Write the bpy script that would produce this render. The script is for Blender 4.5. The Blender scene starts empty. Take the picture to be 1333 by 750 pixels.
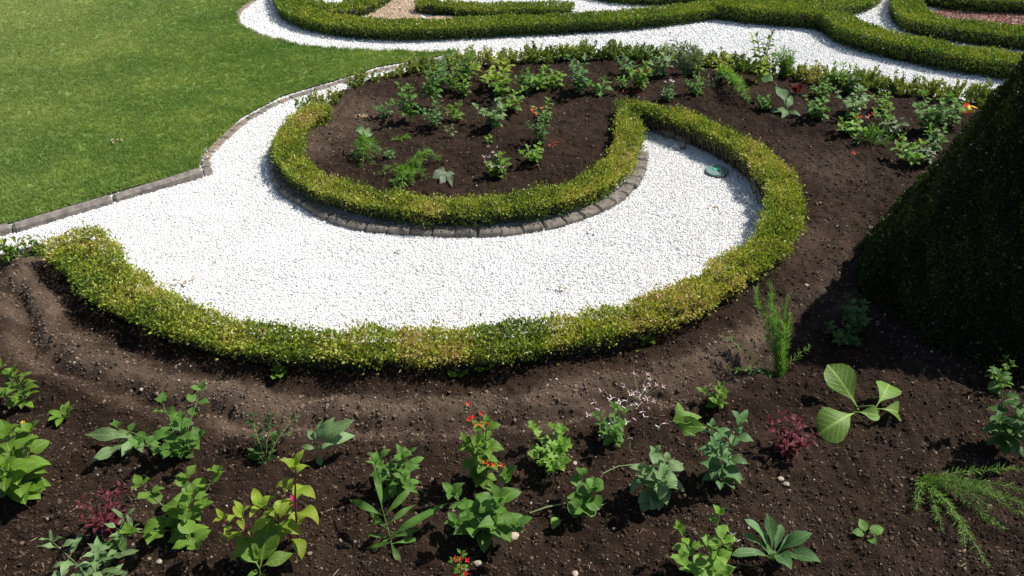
import bpy, bmesh, math, random, zlib
import numpy as np
from mathutils import Vector, Matrix

# ------------------------------------------------------------------ camera, sky, sun, exposure
SC = bpy.context.scene
COL = SC.collection
FPX, PITCH, CAMH = 1046.0, math.radians(34), 2.9
cam_d = bpy.data.cameras.new('camera'); cam = bpy.data.objects.new('camera', cam_d); COL.objects.link(cam)
cam_d.sensor_fit = 'HORIZONTAL'; cam_d.angle_x = 2*math.atan(666.5/FPX)
cam_d.clip_start = .05; cam_d.clip_end = 3000
cam.location = (0, 0, CAMH); cam.rotation_euler = (math.pi/2-PITCH, 0, 0)
SC.camera = cam
SUN_AZ, SUN_EL = math.radians(21), math.radians(53)     # azimuth measured from +X towards +Y
SUN = Vector((math.cos(SUN_AZ)*math.cos(SUN_EL), math.sin(SUN_AZ)*math.cos(SUN_EL), math.sin(SUN_EL)))
W = bpy.data.worlds.new('World'); SC.world = W; W.use_nodes = True
nt = W.node_tree; bg = nt.nodes['Background']
sky = nt.nodes.new('ShaderNodeTexSky'); sky.sky_type = 'NISHITA'; sky.sun_disc = False
sky.sun_elevation = SUN_EL; sky.sun_rotation = math.pi/2-SUN_AZ
nt.links.new(sky.outputs[0], bg.inputs[0]); bg.inputs[1].default_value = .07
sl = bpy.data.lights.new('sun', 'SUN'); sl.energy = 4.8; sl.angle = math.radians(.5); sl.color = (1, .95, .87)
so = bpy.data.objects.new('sun', sl); COL.objects.link(so); so.rotation_euler = (-SUN).to_track_quat('-Z', 'Y').to_euler()
so.location = (6, 4, 9)
vs = SC.view_settings; vs.view_transform = 'Standard'; vs.look = 'None'; vs.exposure = 0.26; vs.gamma = 1

rng = np.random.default_rng(7); random.seed(7)

# ------------------------------------------------------------------ tracing: a photo pixel to a place on the ground (height z)
CP, SP = math.cos(PITCH), math.sin(PITCH)
def G(px, py, z=0.0):
    a = (px-666.5)/FPX; b = (375-py)/FPX
    d = Vector((a, CP+b*SP, -SP+b*CP)); t = (z-CAMH)/d.z
    return Vector((d.x*t, d.y*t, z))
def GP(pts, z=0.0): return np.array([G(x, y, z)[:2] for x, y in pts])
def mpp(px, py, z=0.05):                                   # metres per photo pixel at that place
    w = G(px, py, z); return (w.y*CP+(CAMH-z)*SP)/FPX
def vscale(px, py): return mpp(px, py)/math.cos(PITCH+math.atan((py-375)/FPX))

# ------------------------------------------------------------------ numpy helpers
def hash2(ix, iy, s):
    v = (ix.astype(np.int64)*374761393 + iy.astype(np.int64)*668265263 + s*974634777) & 0xffffffff
    v = ((v ^ (v >> 13))*1274126177) & 0xffffffff
    return ((v ^ (v >> 16)) & 0xffff)/65535.0
def vnoise(x, y, sc, s=0):
    x = np.asarray(x)/sc; y = np.asarray(y)/sc
    ix = np.floor(x); iy = np.floor(y); fx = x-ix; fy = y-iy
    fx = fx*fx*(3-2*fx); fy = fy*fy*(3-2*fy)
    a = hash2(ix, iy, s); b = hash2(ix+1, iy, s); c = hash2(ix, iy+1, s); d = hash2(ix+1, iy+1, s)
    return (a*(1-fx)+b*fx)*(1-fy)+(c*(1-fx)+d*fx)*fy*1.0 - .5
def inside(P, poly):
    x, y = P[:, 0], P[:, 1]; r = np.zeros(len(P), bool); n = len(poly)
    for i in range(n):
        x0, y0 = poly[i]; x1, y1 = poly[(i+1) % n]
        if y0 == y1: continue
        c = ((y0 > y) != (y1 > y)) & (x < (x1-x0)*(y-y0)/(y1-y0)+x0)
        r ^= c
    return r
def dist_line(P, line):
    d = np.full(len(P), 1e9)
    for a, b in zip(line[:-1], line[1:]):
        ab = b-a; t = np.clip(((P-a)@ab)/max(ab@ab, 1e-9), 0, 1)
        q = P-(a+t[:, None]*ab); d = np.minimum(d, np.hypot(q[:, 0], q[:, 1]))
    return d
def smooth_line(pts, step):
    pts = np.asarray(pts, float)
    for _ in range(3):                                     # Chaikin
        q = np.empty((2*len(pts), pts.shape[1])); q[0::2] = pts*1.0; q[1::2] = pts*1.0
        a, b = pts[:-1], pts[1:]
        m = np.empty((2*len(a), pts.shape[1])); m[0::2] = .75*a+.25*b; m[1::2] = .25*a+.75*b
        pts = np.vstack([pts[:1], m, pts[-1:]])
    s = np.r_[0, np.cumsum(np.hypot(*np.diff(pts[:, :2], axis=0).T))]
    n = max(2, int(s[-1]/step)+1); t = np.linspace(0, s[-1], n)
    return np.stack([np.interp(t, s, pts[:, k]) for k in range(pts.shape[1])], 1), t
def mesh_np(name, V, Fs, mat=None, attrs=None, smooth=False, uv=None):
    V = np.ascontiguousarray(V, np.float32); Fs = np.ascontiguousarray(Fs, np.int32)
    me = bpy.data.meshes.new(name); n, k = Fs.shape
    me.vertices.add(len(V)); me.vertices.foreach_set('co', V.ravel())
    me.loops.add(n*k); me.loops.foreach_set('vertex_index', Fs.ravel())
    me.polygons.add(n); me.polygons.foreach_set('loop_start', np.arange(0, n*k, k, dtype=np.int32))
    me.polygons.foreach_set('use_smooth', np.full(n, smooth))
    for a, v in (attrs or {}).items():
        at = me.attributes.new(a, 'FLOAT', 'POINT'); at.data.foreach_set('value', np.ascontiguousarray(v, np.float32))
    if uv is not None:
        l = me.uv_layers.new(name='UVMap'); l.data.foreach_set('uv', np.ascontiguousarray(uv[Fs.ravel()], np.float32).ravel())
    me.update(calc_edges=True)
    if mat: me.materials.append(mat)
    return me
def link(name, me, parent=None, kind=None, loc=None):
    o = bpy.data.objects.new(name, me); COL.objects.link(o)
    if parent: o.parent = parent
    if kind: o['kind'] = kind
    if loc is not None: o.location = loc
    return o
def thing(name, label, cat, loc=(0, 0, 0), group=None):
    o = bpy.data.objects.new(name, None); COL.objects.link(o); o.location = loc
    o.empty_display_size = .05; o['label'] = label; o['category'] = cat
    if group: o['group'] = group
    return o
class Tubes:
    def __init__(s): s.V = []; s.F = []; s.n = 0
    def add(s, pts, r0, r1, k=5):
        pts = [Vector(p) for p in pts]; m = len(pts)
        for i, p in enumerate(pts):
            d = (pts[min(i+1, m-1)]-pts[max(i-1, 0)])
            if d.length < 1e-9: d = Vector((0, 0, 1))
            d.normalize(); u = d.cross(Vector((.31, .95, .1))); 
            if u.length < .1: u = d.cross(Vector((1, 0, 0)))
            u.normalize(); v = d.cross(u); r = r0+(r1-r0)*i/max(1, m-1)
            for j in range(k):
                a = 2*math.pi*j/k; s.V.append(tuple(p+u*(r*math.cos(a))+v*(r*math.sin(a))))
        for i in range(m-1):
            for j in range(k):
                a = s.n+i*k+j; b = s.n+i*k+(j+1) % k
                s.F.append((a, b, b+k, a+k))
        s.n += m*k
    def mesh(s, name, mat): return mesh_np(name, np.array(s.V), np.array(s.F), mat, smooth=True)

# ------------------------------------------------------------------ materials
def newmat(name):
    m = bpy.data.materials.new(name); m.use_nodes = True
    N = m.node_tree.nodes; return m, N, m.node_tree.links, N['Principled BSDF'], N['Material Output']
def ramp(N, stops):
    r = N.new('ShaderNodeValToRGB'); e = r.color_ramp.elements
    while len(e) < len(stops): e.new(.5)
    for i, (p, c) in enumerate(stops): e[i].position = p; e[i].color = (*c, 1)
    return r
def noise(N, L, scale, detail=4, rough=.6, obj=False):
    n = N.new('ShaderNodeTexNoise'); n.inputs['Scale'].default_value = scale; n.inputs['Detail'].default_value = detail
    n.inputs['Roughness'].default_value = rough
    g = N.new('ShaderNodeNewGeometry'); L.new(g.outputs['Position'], n.inputs['Vector'])
    return n
def mixc(N, L, fac, a, b, mode='MIX'):
    m = N.new('ShaderNodeMix'); m.data_type = 'RGBA'; m.blend_type = mode
    for sock, v in ((m.inputs[0], fac), (m.inputs[6], a), (m.inputs[7], b)):
        if isinstance(v, (int, float)): sock.default_value = v
        elif isinstance(v, tuple): sock.default_value = (*v, 1)
        else: L.new(v, sock)
    return m.outputs[2]
def mathn(N, L, op, a, b=0.0, clamp=False):
    m = N.new('ShaderNodeMath'); m.operation = op; m.use_clamp = clamp
    for s, v in ((m.inputs[0], a), (m.inputs[1], b)):
        if isinstance(v, (int, float)): s.default_value = v
        else: L.new(v, s)
    return m.outputs[0]
def bump(N, L, b, h, strength, dist=.01):
    bn = N.new('ShaderNodeBump'); bn.inputs['Strength'].default_value = strength; bn.inputs['Distance'].default_value = dist
    L.new(h, bn.inputs['Height']); L.new(bn.outputs[0], b.inputs['Normal'])
def translucent(N, L, b, out, col, fac, gain=(1.5, 1.5, .7)):
    t = N.new('ShaderNodeBsdfTranslucent'); L.new(mixc(N, L, 1.0, col, gain, 'MULTIPLY'), t.inputs[0])
    mx = N.new('ShaderNodeMixShader'); mx.inputs[0].default_value = fac
    L.new(b.outputs[0], mx.inputs[1]); L.new(t.outputs[0], mx.inputs[2]); L.new(mx.outputs[0], out.inputs[0])
def plain(name, c, rough=.7, var=.25, nscale=40, bs=0.0):
    m, N, L, b, o = newmat(name); n = noise(N, L, nscale)
    r = ramp(N, [(.3, tuple(x*(1-var) for x in c)), (.7, tuple(x*(1+var) for x in c))]); L.new(n.outputs[0], r.inputs[0])
    L.new(r.outputs[0], b.inputs['Base Color']); b.inputs['Roughness'].default_value = rough
    if bs: bump(N, L, b, n.outputs[0], bs)
    return m
def leaf_mat(name, c, trans=.3, vein=.5, rough=.44, edge=None, back=None):
    m, N, L, b, o = newmat(name)
    oi = N.new('ShaderNodeObjectInfo'); uv = N.new('ShaderNodeUVMap'); uv.uv_map = 'UVMap'
    sx = N.new('ShaderNodeSeparateXYZ'); L.new(uv.outputs[0], sx.inputs[0])
    au = mathn(N, L, 'ABSOLUTE', mathn(N, L, 'SUBTRACT', sx.outputs[0], .5))
    mid = mathn(N, L, 'SUBTRACT', 1.0, mathn(N, L, 'MULTIPLY', au, 22.0), True)
    lat = mathn(N, L, 'SINE', mathn(N, L, 'ADD', mathn(N, L, 'MULTIPLY', sx.outputs[1], 48.0), mathn(N, L, 'MULTIPLY', au, -42.0)))
    latm = mathn(N, L, 'MULTIPLY', mathn(N, L, 'SUBTRACT', lat, .72, True), 1.6)
    v = mathn(N, L, 'MULTIPLY', mathn(N, L, 'MAXIMUM', mid, latm), vein)
    dark = tuple(x*.6 for x in c); lite = tuple(min(1, x*1.35) for x in c)
    base = mixc(N, L, oi.outputs['Random'], dark, lite)
    n = noise(N, L, 60, 3); base = mixc(N, L, mathn(N, L, 'MULTIPLY', n.outputs[0], .5), base, (c[0]*1.35, c[1]*1.05, c[2]*.7))
    if edge: 
        e = mathn(N, L, 'MULTIPLY', mathn(N, L, 'SUBTRACT', sx.outputs[1], .45, True), 1.6); base = mixc(N, L, e, base, edge)
    vc = (min(1, c[0]*2.2+.03), min(1, c[1]*1.75+.03), c[2]*1.8+.02)
    colr = mixc(N, L, v, base, vc)
    L.new(colr, b.inputs['Base Color']); b.inputs['Roughness'].default_value = rough; b.inputs['Specular IOR Level'].default_value = .33
    qn = noise(N, L, 130, 2); bump(N, L, b, mathn(N, L, 'ADD', mathn(N, L, 'MULTIPLY', mathn(N, L, 'MAXIMUM', mid, latm), -.6), qn.outputs[0]), .6, .004)
    translucent(N, L, b, o, colr, trans)
    return m
def hedge_mat(name, stops, trans=.28, rough=.4):
    m, N, L, b, o = newmat(name)
    a = N.new('ShaderNodeAttribute'); a.attribute_name = 'tone'
    r = ramp(N, stops); L.new(a.outputs['Fac'], r.inputs[0])
    L.new(r.outputs[0], b.inputs['Base Color']); b.inputs['Roughness'].default_value = rough; b.inputs['Specular IOR Level'].default_value = .4
    translucent(N, L, b, o, r.outputs[0], trans, (1.5, 1.4, .75))
    return m
M = {}
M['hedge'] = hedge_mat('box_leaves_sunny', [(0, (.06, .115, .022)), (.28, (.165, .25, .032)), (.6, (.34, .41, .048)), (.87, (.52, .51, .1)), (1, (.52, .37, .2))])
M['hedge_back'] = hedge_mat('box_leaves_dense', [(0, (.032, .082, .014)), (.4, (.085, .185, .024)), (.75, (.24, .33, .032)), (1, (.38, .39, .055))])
M['hedge_thin'] = hedge_mat('box_leaves_thin', [(0, (.08, .15, .025)), (.4, (.19, .28, .04)), (.8, (.36, .39, .08)), (1, (.48, .42, .24))])
M['cone'] = hedge_mat('yew_leaves', [(0, (.016, .032, .008)), (.55, (.055, .085, .018)), (.85, (.14, .155, .04)), (1, (.34, .29, .15))], .34, .3)
M['core'] = plain('hedge_dark_core', (.022, .02, .012), .9, .5, 60, .4)
M['twig'] = plain('twig_bark', (.27, .2, .13), .85, .35, 80)
M['stem'] = plain('green_stem', (.12, .2, .05), .5, .25, 60)
M['stem_pale'] = plain('pale_stem', (.26, .33, .14), .5, .2, 60)
M['stem_red'] = plain('red_stem', (.16, .03, .04), .5, .25, 60)
M['kerb'] = plain('kerb_concrete', (.21, .185, .165), .9, .5, 18, .5)
M['sett'] = plain('sett_stone', (.175, .155, .135), .9, .55, 22, .6)
M['sett_tan'] = plain('sett_sandstone', (.23, .185, .145), .9, .35, 22, .6)
M['black'] = plain('black_plastic', (.03, .035, .045), .35, .2, 90)
M['lid'] = plain('lid_plastic', (.17, .27, .24), .5, .15, 70)
M['lid_green'] = plain('lid_green', (.05, .5, .3), .5, .1, 70)
M['dry'] = plain('dry_leaf', (.36, .27, .17), .8, .35, 80)
M['stone'] = plain('pale_stone', (.42, .34, .27), .9, .3, 60, .4)
M['pet_red'] = plain('petal_red', (.75, .035, .02), .5, .2, 90)
M['pet_pink'] = plain('petal_pink', (.8, .55, .62), .5, .2, 90)
M['pet_white'] = plain('petal_white', (.8, .76, .72), .5, .1, 90)
M['pet_mag'] = plain('petal_magenta', (.5, .03, .15), .5, .2, 90)
M['pet_yel'] = plain('petal_yellow', (.85, .5, .02), .5, .2, 90)
M['pet_or'] = plain('petal_orange', (.75, .12, .02), .5, .2, 90)
M['rust'] = plain('rust_leaf', (.38, .12, .035), .6, .3, 60)
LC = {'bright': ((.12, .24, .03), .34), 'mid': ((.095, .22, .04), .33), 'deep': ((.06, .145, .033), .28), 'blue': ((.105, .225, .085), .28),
      'lime': ((.25, .38, .04), .38), 'wine': ((.12, .022, .034), .24), 'pale': ((.17, .29, .13), .28), 'fern': ((.15, .31, .055), .3),
      'tobacco': ((.18, .34, .07), .36), 'grey': ((.16, .23, .15), .22), 'fresh': ((.16, .32, .05), .34), 'rust': ((.36, .12, .035), .2)}
for k, (c, t) in LC.items(): M['L_'+k] = leaf_mat(k+'_leaf', c, t, 1.0 if k == 'tobacco' else .7)
M['L_lime'] = leaf_mat('lime_leaf_flushed', LC['lime'][0], .38, .3, edge=(.3, .31, .05))
# soil
def soil_material():
    m, N, L, b, o = newmat('garden_soil')
    a = N.new('ShaderNodeAttribute'); a.attribute_name = 'dry'
    n1 = noise(N, L, 9, 6, .65); n2 = noise(N, L, 90, 5, .7)
    wet = ramp(N, [(.3, (.0145, .0076, .0044)), (.7, (.043, .0243, .0148))]); L.new(n1.outputs[0], wet.inputs[0])
    dr = ramp(N, [(.3, (.095, .065, .046)), (.75, (.18, .128, .092))]); L.new(n1.outputs[0], dr.inputs[0])
    c = mixc(N, L, a.outputs['Fac'], wet.outputs[0], dr.outputs[0])
    fl = ramp(N, [(.25, (.5, .5, .5)), (.62, (1, 1, 1)), (.76, (2.0, 1.9, 1.75))]); L.new(n2.outputs[0], fl.inputs[0])
    c = mixc(N, L, 1.0, c, fl.outputs[0], 'MULTIPLY')
    L.new(c, b.inputs['Base Color']); b.inputs['Roughness'].default_value = .95; b.inputs['Specular IOR Level'].default_value = .15
    n3 = noise(N, L, 170, 4, .75); bump(N, L, b, n3.outputs[0], .9, .008)
    return m
M['soil'] = soil_material()
def rnd_mat(name, stops, rough=.9, bs=0):
    m, N, L, b, o = newmat(name); oi = N.new('ShaderNodeObjectInfo'); r = ramp(N, stops)
    L.new(oi.outputs['Random'], r.inputs[0]); c = r.outputs[0]
    L.new(c, b.inputs['Base Color']); b.inputs['Roughness'].default_value = rough; b.inputs['Specular IOR Level'].default_value = .25
    return m
M['crumb'] = rnd_mat('soil_crumb', [(0, (.026, .0155, .0095)), (.7, (.06, .038, .025)), (.95, (.1, .068, .047)), (1, (.26, .19, .13))])
M['crumb_dry'] = rnd_mat('dry_crumb', [(0, (.115, .08, .057)), (.7, (.18, .13, .095)), (1, (.27, .2, .15))])
M['chip'] = rnd_mat('marble_chip', [(0, (.4, .4, .41)), (.045, (.66, .66, .66)), (.14, (.82, .82, .815)), (1, (.88, .88, .87))], .7)
M['beige_chip'] = rnd_mat('beige_chip', [(0, (.4, .3, .2)), (.5, (.58, .45, .32)), (1, (.7, .58, .45))])
M['red_chip'] = rnd_mat('red_chip', [(0, (.24, .11, .085)), (.5, (.36, .18, .14)), (.9, (.45, .27, .22)), (1, (.8, .8, .8))])
M['soil_pebble'] = rnd_mat('soil_pebble', [(0, (.2, .15, .11)), (.5, (.36, .29, .22)), (1, (.65, .6, .52))])
M['gravel_bed'] = plain('gravel_bed', (.78, .78, .77), .9, .12, 120, .6)
M['beige_bed'] = plain('beige_gravel_bed', (.5, .39, .28), .9, .25, 120, .6)
M['red_bed'] = plain('red_gravel_bed', (.3, .16, .125), .9, .25, 120, .6)
def grass_mat(name, gain, trans):
    m, N, L, b, o = newmat(name)
    n1 = noise(N, L, .9, 4, .6); n2 = noise(N, L, 6, 4, .7)
    f = mathn(N, L, 'ADD', mathn(N, L, 'MULTIPLY', n1.outputs[0], .65), mathn(N, L, 'MULTIPLY', n2.outputs[0], .35))
    r = ramp(N, [(.36, (.095*gain, .175*gain, .034*gain)), (.5, (.142*gain, .215*gain, .052*gain)), (.6, (.19*gain, .26*gain, .06*gain)), (.72, (.28*gain, .3*gain, .11*gain))])
    L.new(f, r.inputs[0]); oi = N.new('ShaderNodeObjectInfo')
    k = ramp(N, [(0, (.85, .85, .85)), (.8, (1.08, 1.08, 1.08)), (.96, (1.35, 1.2, 1.1)), (1, (2.0, 1.6, 1.8))]); L.new(oi.outputs['Random'], k.inputs[0])
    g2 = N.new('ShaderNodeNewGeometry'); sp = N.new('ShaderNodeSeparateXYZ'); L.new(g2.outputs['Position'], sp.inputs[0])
    pale_sheen = mathn(N, L, 'MULTIPLY', mathn(N, L, 'MULTIPLY', mathn(N, L, 'SUBTRACT', -3.2, sp.outputs[0]), .3, True), mathn(N, L, 'ADD', n1.outputs[0], .3), True)  # pale hazy sheen over the lawn's left side, painted into the grass colour
    rc = mixc(N, L, mathn(N, L, 'MULTIPLY', pale_sheen, .8), r.outputs[0], (.26*gain, .31*gain, .12*gain))
    c = mixc(N, L, 1.0, rc, k.outputs[0], 'MULTIPLY') if trans else rc
    L.new(c, b.inputs['Base Color']); b.inputs['Roughness'].default_value = .5; b.inputs['Specular IOR Level'].default_value = .25
    if trans: translucent(N, L, b, o, c, trans, (1.3, 1.3, .6))
    return m
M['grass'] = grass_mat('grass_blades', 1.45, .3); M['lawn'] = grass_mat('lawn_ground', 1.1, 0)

# ------------------------------------------------------------------ plan of the garden (outlines traced on the ground)
HZ = .2
outer_px = [(96, 312), (122, 345), (160, 378), (212, 405), (270, 427), (340, 441), (400, 446), (470, 449), (530, 449), (600, 447), (670, 441),
            (740, 429), (810, 414), (870, 396), (920, 373), (965, 346), (1003, 318), (1022, 287), (1026, 257), (1012, 229), (985, 201), (950, 179), (910, 160), (872, 147), (838, 140)]
inner_px = [(816, 137), (819, 160), (820, 184), (808, 210), (784, 233), (745, 250), (700, 261), (650, 267), (600, 269), (550, 268), (500, 263), (450, 253), (408, 236), (382, 216), (373, 195), (380, 172), (398, 152), (417, 142)]
back_px = [(540, 100), (580, 92), (630, 85), (690, 80), (760, 77), (830, 79), (900, 86), (960, 93), (1010, 102), (1060, 109), (1120, 115), (1180, 123), (1230, 130), (1285, 137)]
outer = GP(outer_px, HZ); inner = GP(inner_px, .16); backl = GP(back_px, .04)
outer_s, _ = smooth_line(outer, .05); inner_s, _ = smooth_line(inner, .05)
soil_poly = np.vstack([GP([(-420, 470), (-60, 366), (0, 349), (62, 332)], .0), outer_s, inner_s,
                       GP([(432, 130), (470, 113), (510, 102)], .02), backl, GP([(1500, 160)], 0), [[7, 5.6], [7, .3], [-5, .3]]])
lawn_edge_px = [(0, 297), (101, 268), (162, 249), (258, 222), (263, 205), (279, 188), (316, 154), (367, 127), (438, 106), (490, 89), (557, 77), (600, 70.5),
                (508, 69), (440, 66), (388, 61), (338, 47), (311, 34), (307, 17), (331, 0), (372, -28)]
lawn_poly = np.vstack([GP([(-700, 480)]), GP(lawn_edge_px), [[-4.3, 16.0], [-26, 16.0], [-26, 4.2]]])
sl_s, _ = smooth_line(outer, .06)
dry_spots = [(G(430, 175), .35, .8), (G(455, 150), .4, .7), (G(405, 195), .3, .8), (G(1085, 235), .35, .35), (G(1065, 330), .3, .4), (G(470, 200), .2, .3)]
def soil_fields(P):
    x, y = P[:, 0], P[:, 1]
    D = dist_line(P, sl_s)
    front = np.clip((5.6-y)/.8, 0, 1)*np.clip((1.9-x)/.6, 0.25, 1)
    wob = vnoise(x, y, .5, 3)*.1+vnoise(x, y, .17, 13)*.07
    z = .06+vnoise(x, y, 1.1, 1)*.04+vnoise(x, y, .33, 2)*.04+vnoise(x, y, .13, 4)*.042+np.abs(vnoise(x, y, .055, 5))*.046+np.abs(vnoise(x, y, .024, 6))*.016
    Dw = D+wob
    z += front*(-.05*np.exp(-((Dw-.5)/.055)**2)+.02*np.exp(-((Dw-.38)/.07)**2)-.028*np.exp(-((Dw-.24)/.08)**2)+.03*np.exp(-((Dw-.66)/.09)**2))
    dry = front*np.exp(-((Dw-.44)/.18)**4)*(.75+.8*vnoise(x, y, .2, 8))
    dry = dry*(1-.55*np.exp(-((Dw-.5)/.05)**2))
    z = np.maximum(z, .014+.1*(z-.014)); dry = np.clip(dry*1.25, 0, 1)
    for c, r, k in dry_spots: dry = np.maximum(dry, k*np.exp(-((x-c.x)**2+(y-c.y)**2)/r**2))
    dry = np.clip(dry+.22*vnoise(x, y, .4, 9)+.05, 0, 1)
    return z, dry
def soil_z(x, y): return float(soil_fields(np.array([[x, y]]))[0][0])
def GS(px, py):                                            # photo pixel to a place on the soil
    z = .05
    for _ in range(3):
        w = G(px, py, z); z = soil_z(w.x, w.y)
    return Vector((w.x, w.y, z))

# ------------------------------------------------------------------ ground sheets
def sheet(name, poly, z, mat, kind='structure'):
    bm = bmesh.new(); vs_ = [bm.verts.new((p[0], p[1], z)) for p in poly]
    f = bm.faces.new(vs_); bm.normal_update()
    if f.normal.z < 0: f.normal_flip()
    bmesh.ops.triangulate(bm, faces=bm.faces[:]); me = bpy.data.meshes.new(name); bm.to_mesh(me); bm.free(); me.materials.append(mat)
    return link(name, me, kind=kind)
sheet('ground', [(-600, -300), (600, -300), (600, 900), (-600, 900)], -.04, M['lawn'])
sheet('gravel_path', [(-9, 1.2), (13, 1.2), (13, 19), (-9, 19)], 0, M['gravel_bed'])
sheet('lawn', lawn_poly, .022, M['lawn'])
beige1 = GP([(472, 40), (480, 18), (495, 4), (520, -2), (545, 2), (552, 40)]); beige2 = GP([(545, 34), (556, 24), (575, 21), (600, 24), (602, 34)])
beige3 = GP([(374, 12), (378, -4), (396, -6), (402, 18)])
red1 = GP([(1200, 18), (1240, 10), (1400, 12), (1400, 48), (1290, 42), (1225, 34)])
sheet('beige_gravel', beige1, .006, M['beige_bed']); sheet('beige_gravel', beige2, .006, M['beige_bed']); sheet('beige_gravel', beige3, .006, M['beige_bed'])
sheet('red_gravel', red1, .006, M['red_bed'])

# soil: one relief sheet clipped to the beds
def soil_sheet():
    xs = np.arange(-4.6, 5.6, .0135)
    ys = [.6]
    while ys[-1] < 9.6: ys.append(ys[-1]+(.05 if ys[-1] < 1.4 else .0095+.0016*max(0, ys[-1]-1.9)))
    ys = np.array(ys); X, Y = np.meshgrid(xs, ys); P = np.stack([X.ravel(), Y.ravel()], 1)
    q = np.arange(len(P)).reshape(X.shape)
    # keep what lies in a bed and near the view
    keep = inside(P, soil_poly) & (np.abs(P[:, 0]) < .74*P[:, 1]+1.7)
    K = keep.reshape(X.shape); cell = K[:-1, :-1] & K[1:, :-1] & K[:-1, 1:] & K[1:, 1:]
    a = q[:-1, :-1][cell]; b = q[:-1, 1:][cell]; c = q[1:, 1:][cell]; d = q[1:, :-1][cell]
    Fq = np.stack([a, b, c, d], 1); used = np.unique(Fq); remap = np.full(len(P), -1); remap[used] = np.arange(len(used))
    P = P[used]; z, dry = soil_fields(P)
    me = mesh_np('soil_bed', np.column_stack([P, z]), remap[Fq], M['soil'], {'dry': dry}, smooth=True)
    link('soil_bed', me, kind='structure')
soil_sheet()

# ------------------------------------------------------------------ scattering of what nobody could count
def stone_proto(name, mat, seed, flat=.7, jag=.28):
    r = random.Random(seed); bm = bmesh.new(); bmesh.ops.create_icosphere(bm, subdivisions=1, radius=.5)
    for v in bm.verts:
        k = 1+r.uniform(-jag, jag); v.co = Vector((v.co.x*k*r.uniform(.85, 1.2), v.co.y*k, v.co.z*k*flat))
    me = bpy.data.meshes.new(name); bm.to_mesh(me); bm.free(); me.materials.append(mat)
    return bpy.data.objects.new(name, me)                  # never linked to the scene on its own
def scatter(name, P, scl, protos, rot=None):
    n = len(P); me = bpy.data.meshes.new(name); me.vertices.add(n); me.vertices.foreach_set('co', np.ascontiguousarray(P, np.float32).ravel())
    if rot is None: rot = rng.uniform(0, 6.283, (n, 3))
    if scl.ndim == 1: scl = np.repeat(scl[:, None], 3, 1)
    for a, v in (('rot', rot), ('scl', scl)):
        at = me.attributes.new(a, 'FLOAT_VECTOR', 'POINT'); at.data.foreach_set('vector', np.ascontiguousarray(v, np.float32).ravel())
    at = me.attributes.new('idx', 'INT', 'POINT'); at.data.foreach_set('value', rng.integers(0, len(protos), n).astype(np.int32))
    o = link(name, me, kind='stuff')
    g = bpy.data.node_groups.new(name, 'GeometryNodeTree')
    g.interface.new_socket('Geometry', in_out='INPUT', socket_type='NodeSocketGeometry'); g.interface.new_socket('Geometry', in_out='OUTPUT', socket_type='NodeSocketGeometry')
    N, L = g.nodes, g.links; gi = N.new('NodeGroupInput'); go = N.new('NodeGroupOutput'); j = N.new('GeometryNodeJoinGeometry')
    for p in protos:
        oi = N.new('GeometryNodeObjectInfo'); oi.inputs['Object'].default_value = p; oi.inputs['As Instance'].default_value = True
        L.new(oi.outputs['Geometry'], j.inputs[0])
    iop = N.new('GeometryNodeInstanceOnPoints'); iop.inputs['Pick Instance'].default_value = True
    def attr(nm, t):
        a = N.new('GeometryNodeInputNamedAttribute'); a.data_type = t; a.inputs['Name'].default_value = nm
        return [s for s in a.outputs if s.enabled and s.name == 'Attribute'][0]
    L.new(gi.outputs[0], iop.inputs['Points']); L.new(j.outputs[0], iop.inputs['Instance'])
    L.new(attr('idx', 'INT'), iop.inputs['Instance Index']); L.new(attr('scl', 'FLOAT_VECTOR'), iop.inputs['Scale'])
    e = N.new('FunctionNodeEulerToRotation'); L.new(attr('rot', 'FLOAT_VECTOR'), e.inputs[0]); L.new(e.outputs[0], iop.inputs['Rotation'])
    L.new(iop.outputs[0], go.inputs[0])
    md = o.modifiers.new('scatter', 'NODES'); md.node_group = g
    return o
def rand_pts(x0, x1, y0, y1, n): return np.stack([rng.uniform(x0, x1, n), rng.uniform(y0, y1, n)], 1)
def in_view(P, m=.4): return np.abs(P[:, 0]) < .69*P[:, 1]*.829+.69*1.62*1.0+m
# white gravel
chips = [stone_proto('marble_chip', M['chip'], s, .6) for s in range(6)]
def not_soil(P): return ~inside(P, soil_poly)
def gravel_pts(y0, y1, dens):
    P = rand_pts(-7.5, 9, y0, y1, int(dens*16.5*(y1-y0))); P = P[in_view(P)]
    return P[not_soil(P) & ~inside(P, lawn_poly) & ~inside(P, beige1) & ~inside(P, beige2) & ~inside(P, beige3) & ~inside(P, red1)]
A = gravel_pts(3.4, 7.2, 9500); B = gravel_pts(7.2, 9.5, 5500); Cc = gravel_pts(9.5, 13.2, 2400)
extra = np.vstack([GP([(268+rng.normal(0, 5), 190+rng.normal(0, 9))]) for _ in range(16)]+[GP([(270+rng.normal(0, 4), 205+rng.normal(0, 6))]) for _ in range(12)])
P = np.vstack([A, B, Cc, extra]); s = np.r_[rng.uniform(.009, .0175, len(A)), rng.uniform(.012, .021, len(B)), rng.uniform(.018, .03, len(Cc)), rng.uniform(.01, .018, len(extra))]
z = np.r_[rng.uniform(-.001, .006, len(A)+len(B)+len(Cc)), np.full(len(extra), .028)]
scatter('gravel', np.column_stack([P, z+vnoise(P[:, 0], P[:, 1], .3, 11)*.003]), s, chips)
def fill(name, poly, n, mat, size):
    lo, hi = poly.min(0), poly.max(0); P = rand_pts(lo[0], hi[0], lo[1], hi[1], n); P = P[inside(P, poly)]
    scatter(name, np.column_stack([P, np.full(len(P), .01)]), rng.uniform(size*.7, size*1.3, len(P)), [stone_proto('chip', mat, 20+k) for k in range(3)])
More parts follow.
